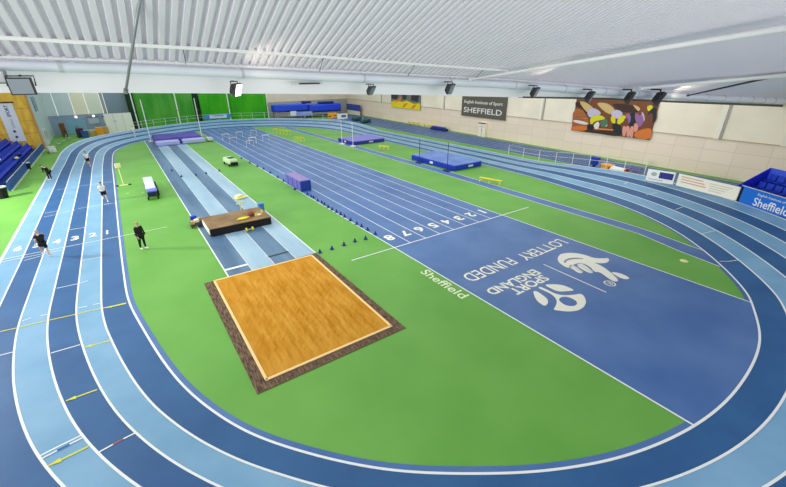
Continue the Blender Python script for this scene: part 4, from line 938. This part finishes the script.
# ------------------------------------------------------------------ clutter in the far left corner
def put(name, label, cat, u, v, rz=0.0, group=None): b = G(u, v); return tag(empty(name, (b[0], b[1], 0), rz), label, cat, group)
o = tag(empty('door_2', (-17.9, back_y(-17.9)-.05, 0)), 'pale blue double door in the back wall left corner', 'door', kind='structure'); MB().box((0, 0, 1.25), (2.9, .1, 2.5)).build('frame', GREY, o)
for s in (-1, 1): lf = MB().box((s*.7, -.07, 1.22), (1.36, .05, 2.4)).build('leaf', mat('door_blue', (124, 176, 204), .5), o); MB().box((s*.15, -.11, 1.2), (.05, .04, .4)).build('handle', DARK, lf)
for i, (x, l) in enumerate([(-15.3, 'left'), (-13.1, 'right')]):
    o = tag(empty('window_%d' % (i+1), (x, back_y(x)-.04, 2.1)), 'small grey serving window in the back wall, %s one' % l, 'window', kind='structure'); MB().box((0, 0, 0), (1.7, .08, 1.2)).build('frame', GREY, o); MB().box((0, -.05, -.05), (1.5, .04, 1.0)).build('pane', mat('pane_grey', (176, 190, 206), .15), o); MB().box((0, -.1, .62), (1.8, .16, .08)).build('hood', DARK, o)
for x in (-17.6, -15.1):
    o = tag(empty('wall_lamp', (x, back_y(x)-.1, 2.85)), 'small round white lamp above the %s' % ('blue double door' if x < -16 else 'left serving window'), 'lamp'); MB().ball((0, -.05, 0), .2, 12, 8).build('globe', mat('lamp_white', (250, 250, 244), .4, emit=(255, 250, 235), es=1.2), o, True); MB().box((0, .05, 0), (.2, .1, .2)).build('mount', GREY, o)
def chair(label, x, y, rz, m, grp):
    o = tag(empty('folding_chair', (x, y, 0), rz), label, 'chair', grp)
    MB().box((0, 0, .45), (.42, .42, .04), 0, .01).build('seat', m, o); MB().box((0, -.21, .72), (.42, .03, .26), 0, .01).build('backrest', m, o)
    for sx in (-.19, .19): 
        MB().tube([(sx, -.22, .86), (sx, -.2, .45), (sx, -.22, 0)], .015, 5).build('leg', GREY, o); MB().tube([(sx, .18, .45), (sx, .2, 0)], .015, 5).build('leg', GREY, o)
    return o
cw = [(57, 153.5), (60.5, 150), (64.5, 146.5), (69, 143.5), (74, 140.5)]
for i, (u, v) in enumerate(cw):
    b = G(u, v); chair('grey chair outside the far left bend, %s of the curved row' % ['nearest', 'second nearest', 'middle', 'second farthest', 'farthest'][i], b[0]-.6, b[1]+.3, -1.1, [LGREY, mat('chair_beige', (196, 186, 170), .6)][i % 2], 'grey chairs outside the far left bend')
b = G(58.5, 150.5); o = tag(empty('white_tub', (b[0]-.55, b[1]-1.2, 0), .3), 'white plastic tub outside the far left bend among the chairs', 'tub'); MB().box((0, 0, .35), (.8, 1.2, .7), 0, .08).build('tub', WHITE, o); MB().box((0, 0, .73), (.85, 1.25, .06), 0, .02).build('rim', LGREY, o)
def table(label, x, y, w, d, m):
    o = tag(empty('table', (x, y, 0)), label, 'table'); MB().box((0, 0, .74), (w, d, .05), 0, .01).build('tabletop', m, o)
    for sx in (-1, 1):
        for sy in (-1, 1): MB().tube([(sx*(w/2-.08), sy*(d/2-.08), .72), (sx*(w/2-.08), sy*(d/2-.08), 0)], .025, 6).build('leg', GREY, o)
table('long table with papers near the far left back wall', -16.2, 70.2, 3.0, .8, LGREY)
for i, (u, vt, vb, m_, lab, y) in enumerate([(98.5, 127.5, 133, ORANGE, 'orange box stacked behind the far left bend, left of two', 66.4), (104.3, 127, 132, CARDB, 'tan carton behind the far left bend next to the white partition', 67.6), (84, 131, 137.5, mat('dull_blue', (44, 84, 150), .6), 'blue crate behind the far left bend', 66.0), (79, 128.5, 135, mat('plum', (70, 34, 70), .6), 'dark plum coloured bag behind the far left bend', 67), (92.5, 131, 134.5, mat('ochre', (196, 168, 96), .6), 'ochre bin behind the far left bend left of the orange box', 66.8), (61, 118.5 + 5, 140, mat('brown_board2', (120, 80, 44), .6), 'brown upright board leaning in the far left corner', 69.5)]):
    t = PY(u, vt, y); o = tag(empty('storage_box', (t[0], y, 0)), lab, 'box'); h = max(.6, float(t[2])); wd = .95 if i < 5 else .7
    MB().box((0, 0, h/2), (wd, .9, h), 0, .05).build('carton', m_, o); MB().box((0, 0, h), (wd*1.03, .93, .08), 0, .02).build('lid', m_, o)
def bike(label, x, y, rz):
    o = tag(empty('exercise_bike', (x, y, 0), rz), label, 'exercise bike'); MB().tube([(0, -.5, .06), (0, .5, .06)], .05, 6).build('base', DARK, o); MB().tube([(-.03, .3, .35), (.03, .3, .35)], .28, 16).build('flywheel', GREY, o)
    MB().tube([(0, -.35, .1), (0, -.25, .95)], .03, 6).build('seat_post', DARK, o); MB().box((0, -.25, .98), (.22, .3, .08), 0, .03).build('saddle', BLACK, o); MB().tube([(0, .35, .1), (0, .4, 1.15)], .03, 6).build('stem', DARK, o); MB().tube([(-.25, .42, 1.15), (.25, .42, 1.15)], .025, 6).build('handlebar', DARK, o)
bike('dark exercise bike in the far left corner left of the blue double door', -19.4, 68.4, .4); bike('dark exercise bike in front of the blue double door', -17.9, 68.6, -.3)
for i, (u, v, l) in enumerate([(357, 120.5, 'left'), (365.5, 122.8, 'right')]):
    b = G(u, v); o = tag(empty('frame_trolley', (b[0], b[1], 0), .3), 'dark teal equipment frame at the far right corner of the track, %s one' % l, 'trolley'); MB().box((0, 0, .5), (2.0, 1.4, .5), 0, .06).build('load', mat('teal', (40, 90, 90), .6), o); MB().box((0, 0, .2), (2.2, 1.5, .08)).build('deck', DARK, o); MB().tube([(-1.0, 0, .2), (-1.0, 0, 1.4)], .04, 6).build('handle', GREY, o)

# ------------------------------------------------------------------ people
def skin_mesh(nodes, edges, root, sub=1):
    me = bpy.data.meshes.new('s'); ids = {k: i for i, k in enumerate(nodes)}
    me.from_pydata([n_[0] for n_ in nodes.values()], [(ids[a], ids[b]) for a, b in edges], [])
    ob = bpy.data.objects.new('s', me); COL.objects.link(ob); sm = ob.modifiers.new('s', 'SKIN'); sm.use_smooth_shade = True
    for i, (k, n_) in enumerate(nodes.items()):
        sv = me.skin_vertices[0].data[i]; r = n_[1]; sv.radius = r if isinstance(r, tuple) else (r, r); sv.use_root = (k == root)
    ss = ob.modifiers.new('u', 'SUBSURF'); ss.levels = sub; ss.render_levels = sub
    dg = bpy.context.evaluated_depsgraph_get(); dg.update(); out_ = bpy.data.meshes.new_from_object(ob.evaluated_get(dg)); bpy.data.objects.remove(ob)
    vs = [tuple(v.co) for v in out_.vertices]; fs = [list(p.vertices) for p in out_.polygons]; bpy.data.meshes.remove(out_); return vs, fs
def person(label, x, y, rz, pose, shirt, legs_m, shorts, hair, sleeve='short', scale=1.0, z=0.0):
    P = pose; V = Vector
    def rotx(v, a): return V((v.x, v.y*math.cos(a)-v.z*math.sin(a), v.y*math.sin(a)+v.z*math.cos(a)))
    lean = -P.get('lean', 0); pel = V((0, 0, 0)); J = {}
    J['pelvis'] = (pel, (.155, .115)); T_ = lambda x_, y_, z_: rotx(V((x_, y_, z_)), lean)
    J['waist'] = (T_(0, 0, .18), (.14, .10)); J['chest'] = (T_(0, 0, .40), (.165, .115)); J['neck'] = (T_(0, .0, .55), .06); J['jaw'] = (T_(0, .035, .64), (.066, .075)); J['brow'] = (T_(0, .03, .74), (.075, .09)); J['crown'] = (T_(0, .015, .80), (.05, .06))
    E = [('pelvis', 'waist'), ('waist', 'chest'), ('chest', 'neck'), ('neck', 'jaw'), ('jaw', 'brow'), ('brow', 'crown')]
    hands = []
    for s, sx in (('l', -1), ('r', 1)):
        ta, kb = P['leg_'+s]; hip = V((sx*.10, 0, -.05)); kn_ = hip+rotx(V((sx*.01, 0, -.43)), ta); an = kn_+rotx(V((0, 0, -.41)), ta-kb); hl_ = an+rotx(V((0, -.03, -.05)), ta-kb); toe = an+rotx(V((sx*.01, .17, -.055)), (ta-kb)*.7)
        J['hip'+s] = (hip, .098); J['mid'+s] = ((hip+kn_)/2+V((0, .01, 0)), .082); J['knee'+s] = (kn_, .058); J['calf'+s] = ((kn_*.65+an*.35)+rotx(V((0, -.02, 0)), ta-kb), .057); J['ank'+s] = (an, .038); J['toe'+s] = (toe, (.04, .028))
        E += [('pelvis', 'hip'+s), ('hip'+s, 'mid'+s), ('mid'+s, 'knee'+s), ('knee'+s, 'calf'+s), ('calf'+s, 'ank'+s), ('ank'+s, 'toe'+s)]
        aa, eb = P['arm_'+s]; sp_ = P.get('spread', .12); shd = T_(sx*.19, 0, .47); ua = V((sx*sp_, 0, -1)).normalized()*.29; el = shd+rotx(ua, aa); wr_ = el+rotx(V((sx*.02, 0, -.25)), aa+eb); hd = wr_+rotx(V((0, .01, -.09)), aa+eb)
        J['sh'+s] = (shd, .062); J['el'+s] = (el, .042); J['wr'+s] = (wr_, .028); J['hd'+s] = (hd, (.038, .02)); E += [('chest', 'sh'+s), ('sh'+s, 'el'+s), ('el'+s, 'wr'+s), ('wr'+s, 'hd'+s)]
        hands.append((sx, wr_, hd, aa+eb))
    zmin = min(J[k][0].z-(.03) for k in ('toel', 'toer', 'ankl', 'ankr')); up_ = V((0, 0, -zmin))
    for k in J: J[k] = (tuple(J[k][0]+up_), J[k][1])
    o = tag(empty('person', (x, y, z), rz), label, 'person'); o.scale = (scale,)*3
    vs, fs = skin_mesh(J, E, 'pelvis', 2); mb = MB(); mb.add(vs, fs)
    for sx, wr_, hd, ang in hands:
        for i, (off, ln) in enumerate([(-.027, .065), (-.009, .078), (.009, .074), (.026, .058)]):
            b0 = hd+up_+rotx(V((0, off, -.01)), ang); mb.tube([b0, b0+rotx(V((-sx*.006, off*.2, -ln*.55)), ang), b0+rotx(V((-sx*.028, off*.2, -ln)), ang)], [.0095, .0085, .006], 6)
        b0 = (wr_*.4+hd*.6)+up_+rotx(V((0, .025, 0)), ang); mb.tube([b0, b0+rotx(V((-sx*.01, .035, -.03)), ang), b0+rotx(V((-sx*.02, .04, -.062)), ang)], [.011, .010, .007], 6)
    hc = V(J['brow'][0]); fy = rotx(V((0, 1, 0)), lean); fz = rotx(V((0, 0, 1)), lean)
    mb.tube([hc+fy*.085-fz*.0, hc+fy*.112-fz*.045, hc+fy*.085-fz*.055], [.008, .016, .01], 6)
    for sx in (-1, 1): mb.ball(hc+V((sx*.078, 0, 0))-fz*.02, .025, 8, 6, (.5, 1, 1.3))
    mb.tube([hc+V((-.024, 0, 0))+fy*.083-fz*.085, hc+fy*.09-fz*.087, hc+V((.024, 0, 0))+fy*.083-fz*.085], .006, 5)
    mb.build('body', SKIN, o, True)
    for sx in (-1, 1): MB().ball(hc+V((sx*.03, 0, 0))+fy*.084-fz*.012, .011, 8, 6).build('eye', DARK, o)
    mb = MB(); mb.ball(hc+fz*.035-fy*.012, .098, 14, 8, (.92, 1.08, .95), -.15); mb.ball(hc-fy*.04+fz*.0, .085, 12, 8, (.95, .8, 1.1)); mb.build('hair', hair, o, True)
    def garment(name, keys, edges, grow, m_, root):
        N_ = {k: (J[k][0], tuple(r*grow for r in J[k][1]) if isinstance(J[k][1], tuple) else J[k][1]*grow) for k in keys}
        a, b = skin_mesh(N_, edges, root, 1); mm = MB(); mm.add(a, b); return mm.build(name, m_, o, True)
    J['nkl'] = (tuple((V(J['neck'][0])*.75+V(J['chest'][0])*.25)), .085)
    sk_, se_ = ['pelvis', 'waist', 'chest', 'nkl'], [('pelvis', 'waist'), ('waist', 'chest'), ('chest', 'nkl')]
    for s in 'lr':
        J['cuf'+s] = (tuple(V(J['sh'+s][0])*.4+V(J['el'+s][0])*.6), .052); sk_ += ['sh'+s]; se_ += [('chest', 'sh'+s)]
        if sleeve == 'short': sk_ += ['cuf'+s]; se_ += [('sh'+s, 'cuf'+s)]
        else: sk_ += ['el'+s, 'wr'+s]; se_ += [('sh'+s, 'el'+s), ('el'+s, 'wr'+s)]
    garment('shirt' if sleeve == 'short' else 'jacket', sk_, se_, 1.36, shirt, 'waist')
    lk, le = ['pelvis'], []
    for s in 'lr':
        J['hem'+s] = (tuple(V(J['mid'+s][0])*.45+V(J['knee'+s][0])*.55), .082); lk += ['hip'+s, 'mid'+s]; le += [('pelvis', 'hip'+s), ('hip'+s, 'mid'+s)]
        if shorts: lk += ['hem'+s]; le += [('mid'+s, 'hem'+s)]
        else: lk += ['knee'+s, 'calf'+s, 'ank'+s]; le += [('mid'+s, 'knee'+s), ('knee'+s, 'calf'+s), ('calf'+s, 'ank'+s)]
    garment('shorts' if shorts else 'trousers', lk, le, 1.3, legs_m, 'pelvis')
    for s in 'lr':
        a, t = V(J['ank'+s][0]), V(J['toe'+s][0]); mm = MB(); d_ = (t-a); fl = V((d_.x, d_.y, 0)).normalized() if V((d_.x, d_.y, 0)).length > .02 else V((0, 1, 0))
        mm.tube([a-fl*.06-V((0, 0, .03)), a-V((0, 0, .02)), (a+t)/2, t+fl*.03*(1 if d_.z > -.12 else .2), ], [.04, .056, .052, .034], 10); mm.build('shoe', SHOE, o, True)
    return o
b = G(144, 249); person('person in black jacket and trousers with white shoes standing on the left green', b[0], b[1], math.radians(-150), {'leg_l': (.10, .05), 'leg_r': (-.08, .08), 'arm_l': (.15, .35), 'arm_r': (.1, .3), 'lean': .03, 'spread': .1}, BLACK, BLACK, False, HAIRF, 'long', .96)
b = G(50, 256.5); person('runner in black shirt and shorts on the near left straight', b[0]-.1, b[1], math.radians(20), {'leg_l': (.95, 1.3), 'leg_r': (-.12, .12), 'arm_l': (-.75, 1.3), 'arm_r': (.55, 1.5), 'lean': .3, 'spread': .3}, BLACK, BLACK, True, HAIRF, 'short', .9)
b = G(106, 201); person('runner in white shirt and black shorts on the left straight', b[0], b[1], math.radians(185), {'leg_l': (.55, .35), 'leg_r': (-.3, .9), 'arm_l': (-.5, 1.2), 'arm_r': (.5, 1.3), 'lean': .1, 'spread': .25}, SHIRTW, BLACK, True, HAIRB, 'short', .95)
b = G(89.5, 166); person('runner in white top and dark shorts at the start of the far left bend', b[0], b[1], math.radians(175), {'leg_l': (.4, .3), 'leg_r': (-.3, 1.0), 'arm_l': (-.5, 1.2), 'arm_r': (.5, 1.3), 'lean': .08, 'spread': .2}, SHIRTW, BLACK, True, HAIRB, 'short', .95)
b = G(51.5, 180); person('person in black bending forward at the outer edge of the left straight', b[0], b[1], math.radians(60), {'leg_l': (.3, .35), 'leg_r': (.1, .15), 'arm_l': (-.1, .5), 'arm_r': (.0, .6), 'lean': .75, 'spread': .15}, BLACK, BLACK, False, HAIRB, 'long', .95)
b = on_track(135, 137); person('distant person in pale clothes on the far left bend', b[0], b[1], math.radians(150), {'leg_l': (.3, .2), 'leg_r': (-.25, .3), 'arm_l': (-.3, .5), 'arm_r': (.3, .5), 'lean': .05, 'spread': .15}, SHIRTW, LGREY, False, HAIRF, 'short', .95, float(b[2])-.01)

# ------------------------------------------------------------------ hall roof, lamps, added fill light
hc_ = MB().box((8, 36, 12.4), (64, 88, .2)).build('ceiling', mat('hall_roof', (222, 222, 222), .6)); tag(hc_, 'flat pale roof high over the athletics hall', 'ceiling', kind='structure')
def area(name, loc, sx, sy, power, rot=(0, 0, 0), col=(1, .98, .95)):
    l = bpy.data.lights.new(name, 'AREA'); l.shape = 'RECTANGLE'; l.size = sx; l.size_y = sy; l.energy = power; l.color = col
    o_ = bpy.data.objects.new(name, l); COL.objects.link(o_); o_.location = loc; o_.rotation_euler = rot; return o_
PW = 570
for x in (-13, 1, 15, 29):
    for y in (4, 20, 36, 52, 67):
        area('hall_lamp', (x, y, 12.2), 9, 9, PW*(1.25 if y < 10 else 1.0))
for x, e_ in ((-16, 330), (-2, 330), (12, 120), (26, 30)): area('ceiling_fill', (x, -20.5, 7.0), 9, 2, e_, (math.radians(148), 0, 0), (1, .97, .95))  # added fill behind and below the camera, brightens the corrugated ceiling
def spot(u, v, e, size, tgt):
    c = PY(u, v, YD-.75); l = bpy.data.lights.new('flood_beam', 'SPOT'); l.energy = e; l.spot_size = size; l.spot_blend = .8; l.color = (1, .86, .62); l.shadow_soft_size = .1
    o_ = bpy.data.objects.new('flood_beam', l); COL.objects.link(o_); o_.location = c; d_ = Vector(tgt)-Vector(c); o_.rotation_euler = d_.to_track_quat('-Z', 'Y').to_euler()
for u, v, tu, tv, e_ in [(240, 88, 285, 55, 14), (545, 90, 545, 66, 14), (632, 95, 640, 82, 70), (680, 97, 695, 88, 70)]:
    spot(u, v, e_, 1.5, hit_ceiling(tu, tv, 0) if hit_ceiling(tu, tv, 0) is not None else PY(tu, tv, YD-.2))
g_ = area('ceiling_fill', (-29, -13.5, 7.2), 2, 6, 1500); g_.rotation_euler = (Vector((-4, -12.5, 11.2))-Vector((-29, -13.5, 7.2))).to_track_quat('-Z', 'Y').to_euler()  # another added fill, rakes across the ceiling ribs from the left
kl = bpy.data.lights.new('side_flood', 'SPOT'); kl.energy = 27000; kl.spot_size = 2.2; kl.spot_blend = .6; kl.shadow_soft_size = .5; kl.color = (1, .97, .92)
ko = bpy.data.objects.new('side_flood', kl); COL.objects.link(ko); ko.location = (-33, 22, 9.5); ko.rotation_euler = (Vector((-6, 12, 0))-Vector((-33, 22, 9.5))).to_track_quat('-Z', 'Y').to_euler()
wd_ = bpy.data.worlds.new('world'); scene.world = wd_; wd_.use_nodes = True
bg = wd_.node_tree.nodes['Background']; bg.inputs[0].default_value = (.93, .96, 1, 1); bg.inputs[1].default_value = .95  # soft frontal fill added through the open end behind the camera

scene.view_settings.view_transform = 'Standard'; scene.view_settings.look = 'None'; scene.view_settings.exposure = 0.0; scene.view_settings.gamma = 1.0; scene.view_settings.use_curve_mapping = False
